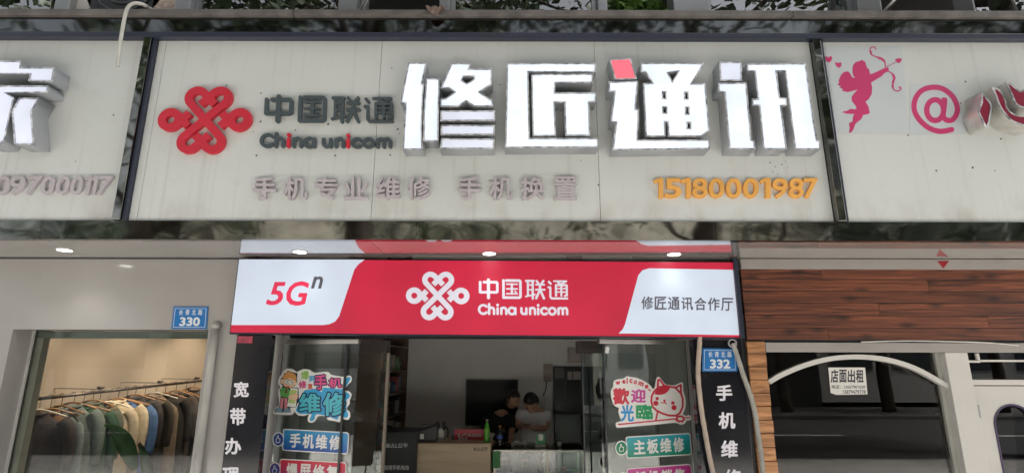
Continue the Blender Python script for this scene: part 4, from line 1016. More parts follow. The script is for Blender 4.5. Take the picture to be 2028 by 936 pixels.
def ztext(ch, box_, ly, m, t, org, k, pl, bold, dv=0, out=0., mo=None, nm='lettering'):
    x0, y0, x1, y1 = box_
    q = [pl.p(org[0] + x / k, org[1] + y / k) for x, y in ((x0, y0), (x1, y0 + dv), (x1, y1 + dv), (x0, y1))]
    if out: text(nm + '_outline', ch, q, pl, .0008 + (ly - 1) * .0006, .0012 + (ly - 1) * .0006, mo, t, bold, outline=out)
    text(nm, ch, q, pl, .0008 + ly * .0006, .0012 + ly * .0006, m, t, bold)
for ch, bx_, m_, b_, o_ in (('爆', (520, 108, 645, 238), vin('lime', (150, 200, 90)), .02, 0), ('屏', (640, 180, 735, 272), vin('cyan', (70, 160, 205)), .03, 0), ('修', (482, 258, 605, 378), vin('magenta', (205, 60, 130)), .03, 0), ('复', (622, 300, 702, 388), vin('rust', (200, 90, 70)), .03, 0),
                       ('手', (728, 165, 915, 395), pink_, .03, .075), ('机', (945, 215, 1150, 365), pink_, .03, .075), ('维', (490, 455, 820, 745), teal, .03, .06), ('修', (860, 440, 1205, 800), teal, .03, .06)):
    ztext(ch, bx_, 4 if o_ else 3, m_, s1_, o1, k1, GL, b_, 0, o_, navy)
skin_ = vin('skin', (242, 205, 170)); hair_ = vin('hair', (226, 165, 95)); ink = vin('ink', (40, 40, 50)); grn = vin('green', (100, 180, 90)); wht = vin('white', (245, 245, 240))
V('figure_outline', [[(310, 100), (380, 125), (465, 145), (455, 230), (465, 290), (420, 340), (380, 365), (480, 365), (485, 560), (440, 670), (350, 670), (360, 745), (115, 745), (120, 700), (180, 660), (205, 500), (190, 400), (240, 340), (200, 290), (200, 230), (235, 200), (260, 145), (300, 125)]], 2, ink, 0)
V('hair', [[(320, 115), (420, 150), (445, 200), (440, 265), (380, 225), (330, 215), (300, 240), (240, 235), (250, 180), (285, 140)]], 4, hair_, 2)
V('face', [[(240, 240), (300, 238), (345, 210), (430, 260), (440, 300), (410, 340), (360, 365), (290, 360), (240, 310)]], 3, skin_, 2)
V('ear', [curvy([(205, 240), (235, 235), (238, 300), (210, 290)], 3)], 4, skin_); V('ear', [curvy([(420, 280), (455, 265), (452, 310), (425, 325)], 3)], 4, skin_)
for cx, cy in ((300, 270), (366, 285)):
    V('spectacle_rim', [arc(cx, cy, 38, 0, 345, 16)], 5, ink); V('eye_white', [arc(cx, cy, 33, 0, 345, 16)], 6, wht); V('pupil', [arc(cx + 8, cy, 12, 0, 330, 10)], 7, ink)
V('mouth', [curvy([(280, 335), (310, 350), (345, 340), (325, 375), (300, 372)], 3)], 5, vin('mouth_red', (190, 50, 60)))
V('jumper', [[(220, 365), (330, 380), (345, 500), (310, 515), (210, 495), (200, 420)]], 4, grn, 2); V('tie', [[(280, 385), (305, 385), (310, 450), (270, 455)]], 5, vin('tie_brown', (120, 80, 60)))
V('trouser_leg', [[(212, 520), (255, 522), (235, 690), (188, 680)]], 3, vin('trouser_pink', (222, 140, 150))); V('trouser_leg', [[(265, 522), (310, 525), (305, 695), (262, 695)]], 3, vin('trouser_pink', (222, 140, 150)))
V('shoe', [curvy([(130, 715), (170, 670), (225, 690), (222, 738), (135, 735)], 2)], 3, vin('shoe_blue', (120, 160, 180))); V('shoe', [curvy([(252, 735), (258, 700), (330, 680), (350, 738)], 2)], 3, vin('shoe_blue', (120, 160, 180)))
V('drawn_phone', [[(358, 370), (472, 380), (440, 665), (305, 655)]], 4, wht); V('drawn_phone_screen', [[(362, 392), (458, 402), (430, 610), (325, 600)]], 5, vin('lime_screen', (195, 215, 130)))
V('hand', [curvy([(325, 490), (390, 470), (450, 455), (475, 500), (440, 570), (395, 550), (340, 530)], 3)], 6, skin_)
# pill-shaped service stickers
def pill(label, pl, q, ca, cb, badge, body, right=False):
    t = sticker(label, pl, q[3]); P = [np.array(pl.p(*p)) for p in q]
    fn = lambda s, r: P[0] * (1 - s) * (1 - r) + P[1] * s * (1 - r) + P[2] * s * r + P[3] * (1 - s) * r
    L = np.linalg.norm(P[1] - P[0]); Hh = np.linalg.norm(P[3] - P[0]); asp = L / Hh
    pr = [('c', [(.19 * asp, .16), (asp - .16, .16), (asp - .16, .84), (.19 * asp, .84)], .16), ('b', [(.13 * asp, .5), (asp - .1, .5)], .44), ('d', [(.098 * asp, .5)], .33)]
    pr[1] = ('b', [(.16 * asp, .5), (asp - .16, .5)], .47)
    def lay(grow): return [[tuple(fn(x / asp, y)) for x, y in lp] for lp in strokes(pr, .03, grow)]
    z0, z1 = min(P[2][1], P[3][1]), max(P[0][1], P[1][1])
    shape('border', lay(0), pl, .0008, .0012, M_stick, t); shape('field', lay(-.05), pl, .0014, .0018, gradmat('vinyl_' + body + '_field', ca, cb, z0, z1), t)
    shape('badge', [[tuple(fn((.098 * asp + .26 * math.cos(R(a))) / asp, .5 + .26 * math.sin(R(a)))) for a in range(0, 360, 15)]], pl, .002, .0024, badge, t)
    th = strokes([('c', [(-.04, .14), (-.1, .12), (-.11, .0), (-.05, -.04), (-.04, -.15), (.0, -.15), (.02, -.04), (.1, -.03), (.09, .12), (-.04, .14)], .014)], .01)
    shape('thumb_mark', [[tuple(fn((.098 * asp + x * 1.1) / asp, .5 + y * 1.1)) for x, y in lp] for lp in th], pl, .0026, .003, M_stick, t)
    n = len(body); s0 = .25; st = (.93 - s0) / n
    for k, ch in enumerate(body):
        text('character', ch, [tuple(fn(s0 + k * st, .17)), tuple(fn(s0 + (k + .86) * st, .17)), tuple(fn(s0 + (k + .86) * st, .83)), tuple(fn(s0 + k * st, .83))], pl, .002, .0024, M_stick, t, .03)
pill('blue pill-shaped sticker 手机维修 on the left door', GL, [(538, 846.5), (692, 855), (689, 899), (536, 890)], lin((60, 155, 205)), lin((35, 75, 160)), vin('badge_navy', (35, 65, 145)), '手机维修')
pill('red pill-shaped sticker 爆屏修复 low on the left door', GL, [(531, 905.5), (687, 914), (684, 960), (529, 951)], lin((215, 55, 65)), lin((170, 70, 130)), vin('badge_navy', (35, 65, 145)), '爆屏修复')
pill('green and blue pill-shaped sticker 主板维修 on the right door', GR, [(1214, 865), (1367, 856), (1370, 900), (1216, 909)], lin((50, 170, 190)), lin((25, 140, 100)), vin('badge_green', (20, 130, 90)), '主板维修')
pill('magenta pill-shaped sticker 新机销售 low on the right door', GR, [(1216, 928), (1369, 917), (1372, 962), (1219, 972)], lin((205, 70, 160)), lin((190, 50, 90)), vin('badge_magenta', (190, 60, 120)), '新机销售')
# cat welcome sticker, zoom origin (1200,735) scale 7.8
o2_, k2 = (1200, 735), 7.8
s2_ = sticker('cut-out white cat sticker with welcome lettering 歡迎光臨 on the right door', GR, (1225, 842))
OUT2 = [(320, 68), (400, 85), (500, 105), (610, 160), (690, 220), (720, 265), (755, 240), (765, 150), (790, 90), (835, 92), (900, 180), (960, 205), (1060, 210), (1150, 170), (1190, 185), (1195, 300), (1230, 420), (1225, 560), (1190, 650), (1230, 680), (1300, 672), (1322, 715), (1300, 748), (1240, 760), (1220, 800), (1150, 820), (1070, 790), (800, 815), (450, 845), (190, 865), (155, 840), (150, 795), (185, 775), (230, 760), (215, 700), (190, 620), (200, 560), (160, 545), (110, 500), (80, 400), (75, 290), (110, 235), (120, 150), (180, 120), (270, 105)]
zsh('backing', [OUT2], 0, M_stick, s2_, o2_, k2, GR, 3)
W_ = lambda nm, lps, ly, m, cv=0: zsh(nm, lps, ly, m, s2_, o2_, k2, GR, cv)
cred = vin('cat_red', (205, 50, 70))
head = strokes([('c', [(800, 240), (805, 130), (830, 125), (895, 212), (985, 235), (1080, 245), (1155, 205), (1158, 340), (1185, 420), (1185, 540), (1140, 640), (1080, 680), (960, 675), (860, 640), (780, 600), (720, 540), (700, 460), (705, 380), (740, 310), (800, 250)], 15), ('c', [(795, 625), (770, 745)], 13), ('c', [(195, 815), (600, 775), (1080, 728)], 11), ('c', [(1225, 712), (1290, 710)], 9), ('c', [(800, 240), (900, 222)], 12), ('c', [(1060, 240), (1150, 330)], 14)], 5.)
W_('cat_outline', head, 1, cred)
W_('cat_patch', [[(745, 345), (770, 300), (830, 245), (930, 230), (985, 250), (960, 300), (900, 345), (810, 360)]], 2, cred, 2)
for cx, cy, r_ in ((790, 415, 27), (768, 488, 40), (1032, 483, 27), (1050, 555, 40)): W_('cat_spot', [arc(cx, cy, r_, 0, 345, 20)], 2, cred)
W_('cat_mouth', strokes([('d', [(900, 447)], 18), ('c', [(850, 478), (890, 485), (905, 465), (915, 490), (935, 495)], 7)], 4.), 2, cred)
W_('paw', strokes([('c', [(1145 + 55 * math.cos(R(a)), 725 + 38 * math.sin(R(a))) for a in range(0, 361, 20)], 15), ('d', [(1090, 750)], 18), ('d', [(1130, 768)], 18), ('d', [(1175, 768)], 18), ('d', [(1205, 745)], 16)], 4.), 2, cred)
W_('paw_pad', [curvy([(1115, 735), (1145, 705), (1180, 735), (1165, 750), (1130, 750)], 3)], 3, M_stick)
for ch, bx_, m_ in (('歡', (105, 255, 360, 510), cred), ('迎', (385, 270, 615, 480), vin('orchid', (205, 70, 160))), ('光', (225, 510, 430, 770), vin('azure', (40, 150, 215))), ('臨', (462, 505, 722, 738), vin('emerald', (30, 160, 100)))):
    ztext(ch, bx_, 2, m_, s2_, o2_, k2, GR, .035)
for ch, cx, cy, an, h_ in (('w', 185, 175, -14, 58), ('e', 275, 158, -6, 58), ('l', 326, 145, 0, 92), ('c', 385, 145, 4, 66), ('o', 452, 165, 8, 62), ('m', 540, 190, 18, 62), ('e', 625, 232, 28, 62), ('~', 668, 285, 34, 26)):
    wd_ = {'l': 18, 'm': 82, 'w': 74, '~': 52}.get(ch, 52); ca_, sa_ = math.cos(R(an)), math.sin(R(an))
    q = [GR.p(o2_[0] + (cx + dx * ca_ - dy * sa_) / k2, o2_[1] + (cy + dx * sa_ + dy * ca_) / k2) for dx, dy in ((-wd_ / 2, -h_ / 2), (wd_ / 2, -h_ / 2), (wd_ / 2, h_ / 2), (-wd_ / 2, h_ / 2))]
    text('lettering', ch, q, GR, .002, .0024, cred, s2_, .05)
# ================================================================ empty shop on the right
QX = PL(.64)
xr0 = x3 + .052
M_wd = woodmat('dark_stained_plank', (.045, .014, .008), (.235, .073, .034), .40)
M_wo = woodmat('orange_plank', (.24, .10, .036), (.60, .29, .12), .42, sx=2., sz=16)
bmz0, bmz1 = PL(.60).p(1750, 532)[1], SOF - .003
bt = thing('white_beam', 'long white painted beam under the soffit above the dark planks', 'beam', (3.5, .62, bmz0))
M_beam = mat('grey_beam_paint', (.33, .31, .29), .45, var=.06, scale=3, dirt=((.22, .20, .18), .58, 5, .5, (1, 1, 3)))
box('beam_face', PL(.60).p(1467, 522)[0], 6.5, .60, .66, bmz0, bmz1, M_beam, bt, .003)
tri = mat('red_tape', lin((150, 25, 35)), .5, var=.2, scale=20)
pshape('tape_scrap', [[(1856, 517), (1880, 516), (1868, 531)]], PL(.60), .001, .002, tri, bt)
cl = thing('plank_cladding', 'dark brown stained plank cladding above the empty shop window', 'cladding', (3.5, .66, QX.p(1750, 673)[1]))
struct(box('cladding_backing', xr0, 6.5, .672, .84, QX.p(1750, 690)[1], SOF - .002, M_bpaint))
vs_ = [532.5, 553, 576, 599.5, 624, 648.5, 673]
for k, (va, vb) in enumerate(zip(vs_, vs_[1:])):
    z1_, z0_ = QX.p(1750, va)[1], QX.p(1750, vb)[1]; xj = xr0
    for (a, b) in ((xr0, 2.35 + .4 * ((k * 37) % 5)), (2.35 + .4 * ((k * 37) % 5), 6.5)):
        box('plank', a + .001, b - .001, .64 + .002 * (k % 3), .671, z0_ + .0016, z1_ - .0016, M_wd, cl, .002)
bm = bmesh.new(); rs = random.Random(2)
for va, vb in zip(vs_, vs_[1:]):
    for x in np.arange(xr0 + .06, 6.4, .42):
        z = (QX.p(1750, va)[1] + QX.p(1750, vb)[1]) / 2 + rs.uniform(-.02, .02)
        bmesh.ops.create_circle(bm, cap_ends=True, radius=.0035, segments=6, matrix=Matrix.Translation((x + rs.uniform(-.02, .02), .6385, z)) @ Matrix.Rotation(math.pi / 2, 4, 'X'))
tag(from_bm('nail_heads', bm, mat('nail_dark', (.03, .025, .02), .6), cl), kind='stuff')
co_ = thing('plank_column', 'column of short orange planks between the black pillar and the empty shop window', 'cladding', (xr0 + .1, .66, 0))
xc0, xc1 = QX.p(1479, 690)[0], QX.p(1514, 690)[0]; zt_ = QX.p(1495, 675)[1]; k = 0
struct(box('column_backing', xc0, xc1 - .004, .672, .84, 0, zt_, M_bpaint))
while zt_ > .05:
    zh_ = .092 + .008 * math.sin(k * 3.1); o_ = .003 * math.sin(k * 2.3)
    box('plank', xc0, xc1 + o_ + .004, .632 + .004 * abs(math.sin(k * 1.7)), .671, max(zt_ - zh_, .002) + .0025, zt_ - .001, M_wo, co_, .004); zt_ -= zh_; k += 1
# white timber shop window with arched glazing bar
SW = PL(.66)
sz1, sz0 = SW.p(1750, 678)[1], SW.p(1750, 697)[1]
sx0 = xc1 + .012
fw = thing('shop_window', 'dark empty shop window in a white frame with an arched glazing bar', 'window', (2.6, .7, 0))
box('head_beam', sx0, 6.5, .645, .74, sz0, sz1, M_beam, fw, .004)
tube('loose_cable', smooth_path([(SW.p(1700, 676)[0], .63, sz1 + .004), (SW.p(1800, 677)[0], .628, sz1 + .012), (SW.p(1940, 677)[0], .63, sz1 + .002), (SW.p(2010, 682)[0], .632, sz1 - .02)], 5), .005, mat('cable_white', (.65, .63, .6), .5), fw, 6)
jx = SW.p(1872, 720)[0]; jx2 = SW.p(1917, 720)[0]
box('jamb', jx, jx2, .645, .76, 0, sz0 - .001, M_wpaint, fw, .004)
box('inner_stile', jx - .035, jx - .001, .70, .75, 0, sz0 - .001, mat('grey_stile', (.40, .40, .36), .5, var=.1), fw)
box('pane', sx0, jx - .036, .722, .730, .05, sz0 - .001, glass('tinted_shop_glass', (.78, .76, .73), 1.45, 0.), fw)
arcpts = [(1521, 756), (1545, 742), (1585, 725), (1630, 712), (1675, 706.5), (1720, 707), (1765, 714), (1810, 729), (1850, 750), (1884, 770)]
ap = smooth_path([pt(u, v, .69) for u, v in arcpts], 4); bm = bmesh.new(); prev = None
for p in ap:
    i = ap.index(p); d = (ap[min(i + 1, len(ap) - 1)] - ap[max(i - 1, 0)]).normalized(); n_ = Vector((-d.z, 0, d.x))
    q = [bm.verts.new(p + n_ * s * .017 + Vector((0, y, 0))) for s, y in ((-1, -.02), (1, -.02), (1, .02), (-1, .02))]
    if prev:
        for a in range(4): bm.faces.new((prev[a], prev[(a + 1) % 4], q[(a + 1) % 4], q[a]))
    else: bm.faces.new(q[::-1])
    prev = q
bm.faces.new(prev); bmesh.ops.recalc_face_normals(bm, faces=bm.faces[:]); from_bm('arched_bar', bm, M_wpaint, fw)
nt_ = thing('rental_notice', 'white paper notice 店面出租 taped inside the arched window', 'notice', (SW.p(1678, 780)[0], .71, SW.p(1678, 780)[1]))
NP = PL(.719)
pshape('sheet', [[(1640, 727), (1713, 727), (1718, 780), (1656, 781), (1645, 777)]], NP, .0005, .0012, mat('notice_paper', (.72, .70, .66), .7), nt_)
inkb = mat('print_black', (.04, .04, .05), .6)
chars('character', '店面出租', [(1645 + 16.7 * k, 731, 1645 + 16.7 * k + 15, 757) for k in range(4)], NP, .0014, .0018, inkb, nt_, .028)
text('phone_line', '电话：13657901020', pquad(NP, 1647, 761.5, 1713, 769), NP, .0014, .0018, inkb, nt_, .012)
text('phone_line', '15879479778', pquad(NP, 1669, 771.5, 1714, 779), NP, .0014, .0018, inkb, nt_, .012)
# white door with rounded window and lattice transom
dx0 = jx2 + .012; dx1 = dx0 + .92
td = thing('white_door', 'white door with a round-topped dark window and a lattice transom at the right edge', 'door', (dx0 + .45, .7, 0))
tz0, tz1 = SW.p(1970, 751)[1], sz0 - .002
box('transom_bar', dx0 - .01, dx1, .655, .74, SW.p(1970, 762)[1], tz0, M_wpaint, td, .003)
box('transom_pane', dx0 - .01, dx1, .70, .706, tz0 + .001, tz1, glass('dark_transom_glass', (.25, .25, .25), 1.5, .02), td)
for (ua, va, ub_, vb) in ((1915, 713, 1937, 717.5), (1931, 699, 1936, 712), (1937, 712, 2040, 716)):
    pbox('lattice_bar', ua, va, ub_, vb, PL(.68), 0, .018, M_wpaint, td)
dz1 = SW.p(1970, 763)[1]
DP = PL(.672)
ra = DP.p(1971, 870)[0]; wr_ = .155; cxw = ra + wr_ + .01; ztop = DP.p(2012, 799)[1]
hole = [(cxw - wr_, .5)] + [(cxw + wr_ * math.cos(R(a)), ztop - wr_ + wr_ * math.sin(R(a))) for a in range(180, -1, -12)] + [(cxw + wr_, .5)]
shape('leaf', [[(dx0, .03), (dx1, .03), (dx1, dz1 - .004), (dx0, dz1 - .004)], hole], DP, -.04, 0, M_wpaint, td)
shape('window_rim', [hole, inset(hole, .012)], DP, -.02, .006, mat('purple_gasket', (.05, .03, .09), .5), td)
shape('window_pane', [inset(hole, .006)], DP, -.026, -.021, glass('dark_door_glass', (.3, .3, .3), 1.5, .02), td)
for z in (DP.p(1934, 813)[1], .4): box('hinge', dx0 - .012, dx0 + .008, .655, .671, z - .045, z + .045, M_alu, td, .002)

struct(box('wall_right', dx1 + .004, 6.5, .66, .80, 0, sz0 - .002, M_wpaint))
# ================================================================ inside the phone shop
def onz(u, v, z):                        # picture point on a level z
    d = CM @ Vector(((u - 1014) / FPX, (468 - v) / FPX, -1)); return CAM + d * ((z - CAM.z) / d.z)
M_blk = mat('black_box_print', (.018, .018, .02), .45, var=.2, scale=5)
M_oak = woodmat('light_wood_laminate', (.60, .44, .28), (.74, .58, .39), .4, knots=False, sx=1., sz=9)
CF = PL(2.5)                              # front of the counters
ca0, ca1, _, cz = CF.rect(826, 877, 972, 900); cz = CF.p(900, 877)[1]
wc = thing('wooden_counter', 'light wood counter front in the middle of the phone shop', 'counter', ((ca0 + ca1) / 2, 2.75, .05))
box('front_panel', ca0, ca1, 2.5, 2.53, .05, cz - .022, M_oak, wc, .002); box('side_panel', ca0, ca0 + .02, 2.531, 3.05, .05, cz - .022, M_oak, wc); box('side_panel', ca1 - .02, ca1, 2.531, 3.05, .05, cz - .022, M_oak, wc)
box('worktop', ca0 - .005, ca1 + .005, 2.49, 3.06, cz - .021, cz, M_oak, wc, .003)
inkd = mat('print_dark_brown', (.05, .03, .02), .5)
text('lettering', 'BULL公牛', pquad(CF, 938, 883.5, 966, 892), CF, .0005, .0015, inkd, wc, .02, .08)
DF = PL(2.40); da0, da1 = DF.p(751, 870)[0], DF.p(825, 870)[0]; dz = DF.p(790, 854)[1]
db = thing('display_cabinet', 'black display cabinet printed BULL公牛 left of the wooden counter', 'cabinet', ((da0 + da1) / 2, 2.6, .05))
box('body', da0, da1, 2.40, 2.80, .05, dz, M_blk, db, .006)
wpr = mat('print_white', (.62, .62, .62), .5)
text('lettering', 'BULL公牛', pquad(DF, 765, 876, 808, 886), DF, .0005, .0015, wpr, db, .02, .1)
qshape('bull_mark', strokes([('d', [(10, 12)], 9)], 1.), (0, 2, 20, 22), [DF.p(754, 874), DF.p(763, 874), DF.p(763, 885), DF.p(754, 885)], DF, .0005, .0015, vin('mark_red', (150, 25, 40)), db)
text('lettering', '公牛耐用手机电池', pquad(DF, 744, 920, 810, 929.5), DF, .0005, .0015, wpr, db, .02)
# glass counter
gx0, gx1 = ca1 + .03, CF.p(1158, 900)[0]; gz = CF.p(1060, 891)[1]
gc = thing('glass_counter', 'glass display counter full of phone accessories right of the wooden counter', 'counter', ((gx0 + gx1) / 2, 2.75, .05))
M_alul = mat('pale_aluminium', (.55, .52, .45), .35, .7)
for x in (gx0, gx0 + (gx1 - gx0) * .58, gx1 - .022):
    for y in (2.5, 3.0): box('post', x, x + .02, y, y + .02, .051, gz - .013, M_alul, gc)
for y in (2.5, 3.0): box('top_rail', gx0, gx1, y - .004, y + .022, gz - .012, gz, M_alul, gc)
box('top_pane', gx0, gx1, 2.49, 3.03, gz + .001, gz + .009, glass('counter_glass', (.75, .82, .78), 1.5, .03), gc)
box('front_pane', gx0 + .021, gx1 - .023, 2.508, 2.512, .30, gz - .014, M_glassd, gc)
for z in (.30, .55): box('shelf', gx0 + .022, gx1 - .024, 2.53, 2.99, z, z + .008, M_glassd if z > .4 else M_alul, gc)
box('base', gx0 + .001, gx1 - .001, 2.505, 3.02, .052, .295, mat('counter_base', (.25, .25, .24), .5), gc)
ga = pt(978, 893, 2.49); gb = pt(990, 925, 2.49)
pbox('green_strip', 976, 892, 991, 926, PL(2.495), 0, .004, vin('strip_green', (30, 130, 55)), gc)
# goods in the counter
rg = random.Random(4)
def cable_coil(label, p, r, m, grp=None):
    t = thing('cable_coil', label, 'cable', p, grp)
    for k in range(3):
        bm = bmesh.new(); tube_bm(bm, [Vector(p) + Vector((r * (1 - .12 * k) * math.cos(R(a)), r * .6 * math.sin(R(a)) * (1 + .1 * k), .012 + .012 * k + .012 * math.sin(R(a * 3 + k * 50)))) for a in range(0, 361, 15)], .006, 6); from_bm('loop', bm, m, t, True)
M_cw = mat('cable_pale', (.62, .60, .56), .5); M_cb = mat('cable_black', (.03, .03, .035), .4)
zsh_ = .559
for k, (fx_, y, mm, lab) in enumerate(((.12, 2.62, M_cw, 'pale coiled cable at the left front of the glass counter'), (.2, 2.74, M_cw, 'pale coiled cable at the left back of the glass counter'), (.36, 2.64, M_cb, 'black coiled cable in the middle of the glass counter'), (.44, 2.8, M_cb, 'black coiled cable at the back of the glass counter'))):
    cable_coil(lab, (gx0 + (gx1 - gx0) * fx_, y, zsh_), .085, mm, 'coiled cables in the glass counter')
def pbx(name, label, cat, x, y, z, sx, sy, sz, m, lm, group=None):
    t = thing(name, label, cat, (x, y, z), group)
    box('carton', x - sx / 2, x + sx / 2, y - sy / 2, y + sy / 2, z, z + sz, m, t, .003)
    box('printed_label', x - sx * .36, x + sx * .36, y - sy / 2 - .0015, y - sy / 2 - .0002, z + sz * .25, z + sz * .75, lm, t)
    return t
cols = [(.5, .5, .48), (.05, .05, .06), (.3, .06, .07), (.08, .16, .26), (.1, .22, .12), (.42, .34, .22)]
def cmx(i): return mat('carton_%d' % i, cols[i % 6], .5, var=.1)
for k in range(5):
    pbx('product_box', ['small white carton', 'small black carton', 'small dark red carton', 'small blue carton', 'small green carton'][k] + ' in the right bay of the glass counter', 'box', gx0 + (gx1 - gx0) * (.65 + .065 * k), 2.66 + .05 * (k % 2), zsh_, .06, .05, .10 + .02 * (k % 3), cmx(k), cmx(k + 1), 'cartons in the glass counter')
bag = thing('black_bag', 'black cloth bag lying in the glass counter', 'bag', (gx0 + (gx1 - gx0) * .45, 2.66, .31))
bm = bmesh.new(); bmesh.ops.create_uvsphere(bm, u_segments=20, v_segments=12, radius=1)
for v_ in bm.verts:
    n_ = 1 + .12 * math.sin(5 * v_.co.x + 3 * v_.co.z) * math.sin(4 * v_.co.y); v_.co = Vector((gx0 + (gx1 - gx0) * .45 + v_.co.x * .17 * n_, 2.70 + v_.co.y * .12, .31 + .105 + v_.co.z * .10 * n_))
from_bm('bag_body', bm, M_cb, bag, True)
# things on the counters
def bottle(label, u, v, y, h, m, cap, band):
    p = pt(u, v, y); z = cz if u < 973 else gz + .0095; t = thing('drink_bottle', label, 'bottle', (p.x, y, z), 'drink bottles on the counters'); r = .031
    lathe('bottle_body', [(r * .8, 0), (r, .01), (r, h * .22), (r * .86, h * .3), (r, h * .38), (r, h * .6), (r * .7, h * .75), (r * .36, h * .88), (r * .36, h * .93)], (p.x, y, z), m, t)
    lathe('cap', [(r * .42, 0), (r * .44, h * .06), (r * .3, h * .07)], (p.x, y, z + h * .931), cap, t)
    lathe('wrapper', [(r * 1.02, h * .4), (r * 1.02, h * .58)], (p.x, y, z), band, t, caps=False)
bottle('green drink bottle at the right end of the wooden counter', 964, 874, 2.62, .225, mat('green_pet', (.10, .42, .05), .15), mat('cap_white', (.6, .6, .55), .4), vin('wrap_lime', (120, 190, 60)))
bottle('dark drink bottle with a blue wrapper and orange cap on the glass counter', 990, 880, 2.62, .22, mat('dark_cola', (.015, .012, .012), .12), vin('cap_orange', (200, 130, 50)), vin('wrap_blue', (60, 90, 170)))
p = pt(846, 877, 2.62); pr = thing('printer', 'black receipt printer with a white tag on the wooden counter', 'printer', (p.x, 2.7, cz))
bm = bmesh.new(); bm_box(bm, p.x - .10, p.x + .10, 2.60, 2.85, cz + .001, cz + .165, .012)
for v_ in bm.verts:
    if v_.co.z > cz + .12 and v_.co.x < p.x - .02: v_.co.z -= .05 * min(1, (p.x - .02 - v_.co.x) / .05)
from_bm('body', bm, mat('printer_black', (.03, .03, .035), .35), pr); box('paper_tag', p.x - .075, p.x - .035, 2.5975, 2.5995, cz + .03, cz + .08, M_stick, pr); box('paper_slot', p.x - .06, p.x + .07, 2.66, 2.68, cz + .1655, cz + .168, M_cb, pr)
p = pt(872, 875, 2.72); ms = thing('microscope', 'small repair microscope with two eyepieces beside the black printer', 'microscope', (p.x, 2.72, cz))
box('base', p.x - .05, p.x + .05, 2.66, 2.82, cz + .001, cz + .018, M_cw, ms, .004); box('column', p.x - .035, p.x + .035, 2.74, 2.79, cz + .019, cz + .12, M_cw, ms, .008)
for s in (-1, 1): tube('eyepiece', [(p.x + s * .033, 2.74, cz + .11), (p.x + s * .033, 2.70, cz + .155), (p.x + s * .033, 2.69, cz + .19)], [.016, .017, .019], M_cb, ms, 12)
tube('arm', smooth_path([(p.x + .04, 2.76, cz + .14), (p.x + .075, 2.74, cz + .10), (p.x + .075, 2.73, cz + .03)], 4), .009, M_cb, ms)
sg = PL(2.78); a0_, a1_ = sg.p(900, 862)[0], sg.p(958, 862)[0]
fs = thing('desk_sign', 'red 5G desk sign standing on the wooden counter', 'sign', ((a0_ + a1_) / 2, 2.8, cz))
box('board', a0_, a1_, 2.78, 2.80, cz + .001, sg.p(930, 849)[1], vin('sign_red', (185, 40, 60)), fs, .002); box('side_edge', a0_ - .025, a0_ - .001, 2.775, 2.83, cz + .001, sg.p(930, 849)[1], M_cb, fs)
text('lettering', '5G', pquad(sg, 906, 858, 925, 870.5), sg, .0005, .0015, wpr, fs, .02); text('lettering', '新品首发', pquad(sg, 927, 857.5, 954, 864), sg, .0005, .0015, wpr, fs, .02)
p = pt(960, 872, 2.86); dsh = thing('foam_tray', 'pale foam food tray behind the green bottle', 'tray', (p.x, 2.86, cz))
lathe('tray', [(.06, 0), (.085, .03), (.09, .05), (.08, .05), (.055, .012)], (p.x + .02, 2.9, cz + .001), mat('foam_cream', (.6, .56, .48), .6), dsh)
QP = PL(2.66); 
qs = thing('payment_stand', 'green payment stand with a blank white square on the glass counter', 'stand', (QP.p(1070, 885)[0], 2.68, gz + .01))
zq = gz + .0095; a0_, a1_ = QP.p(1061, 870)[0], QP.p(1080, 870)[0]; zq1 = QP.p(1070, 858)[1]
box('panel', a0_, a1_, 2.665, 2.675, zq + .03, zq1, vin('stand_green', (25, 135, 75)), qs, .003); box('foot', a0_ - .005, a1_ + .005, 2.63, 2.71, zq, zq + .029, M_cw, qs, .004)
box('blank_square', a0_ + .028, a1_ - .028, 2.6625, 2.6645, zq + .065, zq + .13, M_stick, qs)
p = pt(1108, 886, 2.68); cu_ = thing('paper_cup', 'small pale cup standing alone on the glass counter', 'cup', (p.x, 2.68, zq))
lathe('cup', [(.018, 0), (.024, .05), (.022, .05), (.016, .004)], (p.x, 2.68, zq + .0005), M_cw, cu_)
cable_coil('pale charging cable lying on top of the glass counter', (pt(1028, 882, 2.75).x, 2.78, zq), .08, M_cw)
# shelves along the left wall
sh = thing('wall_shelf', 'dark wall shelves stacked with small goods behind the left door', 'shelf', (-1.62, 3.3, .05))
SX0, SX1 = RX0 + .002, -1.43
M_shelf = mat('shelf_brown', (.16, .10, .075), .5, var=.15)
box('back_board', SX0, SX0 + .015, 2.62, 4.2, .06, 2.25, M_shelf, sh)
for y in (2.62, 4.18): box('upright', SX0 + .016, SX1, y, y + .02, .06, 2.25, M_shelf, sh)
lv = [.55, .85, 1.12, 1.38, 1.65, 1.95]
for z in lv: box('shelf_board', SX0 + .016, SX1, 2.641, 4.179, z, z + .018, M_shelf, sh)
n = 0
nm_ = ['white', 'black', 'dark red', 'navy', 'green', 'tan']
lvn = ['lowest shelf', 'second shelf from the floor', 'third shelf from the floor', 'fourth shelf from the floor', 'second shelf from the top']
for li, z in enumerate(lv[:5]):
    y = 2.72
    while y < 4.05:
        sz_ = rg.uniform(.09, .2); wd_ = rg.uniform(.07, .15); ci = rg.randrange(6)
        t = thing('product_box', '%s carton, %s on the %s behind the left door' % (nm_[ci], ords[int((y - 2.7) / .125)], lvn[li]), 'box', (SX1 - .12, y, z + .018), 'cartons on the wall shelves')
        box('carton', SX1 - .2, SX1 - .02 - rg.uniform(0, .05), y, y + wd_, z + .0185, z + .018 + sz_, cmx(ci), t, .003)
        box('printed_label', SX1 - .18, SX1 - .06, y - .0015, y - .0003, z + .05, z + .018 + sz_ * .7, cmx(ci + 1), t)
        y += max(wd_ + rg.uniform(.02, .08), .126)
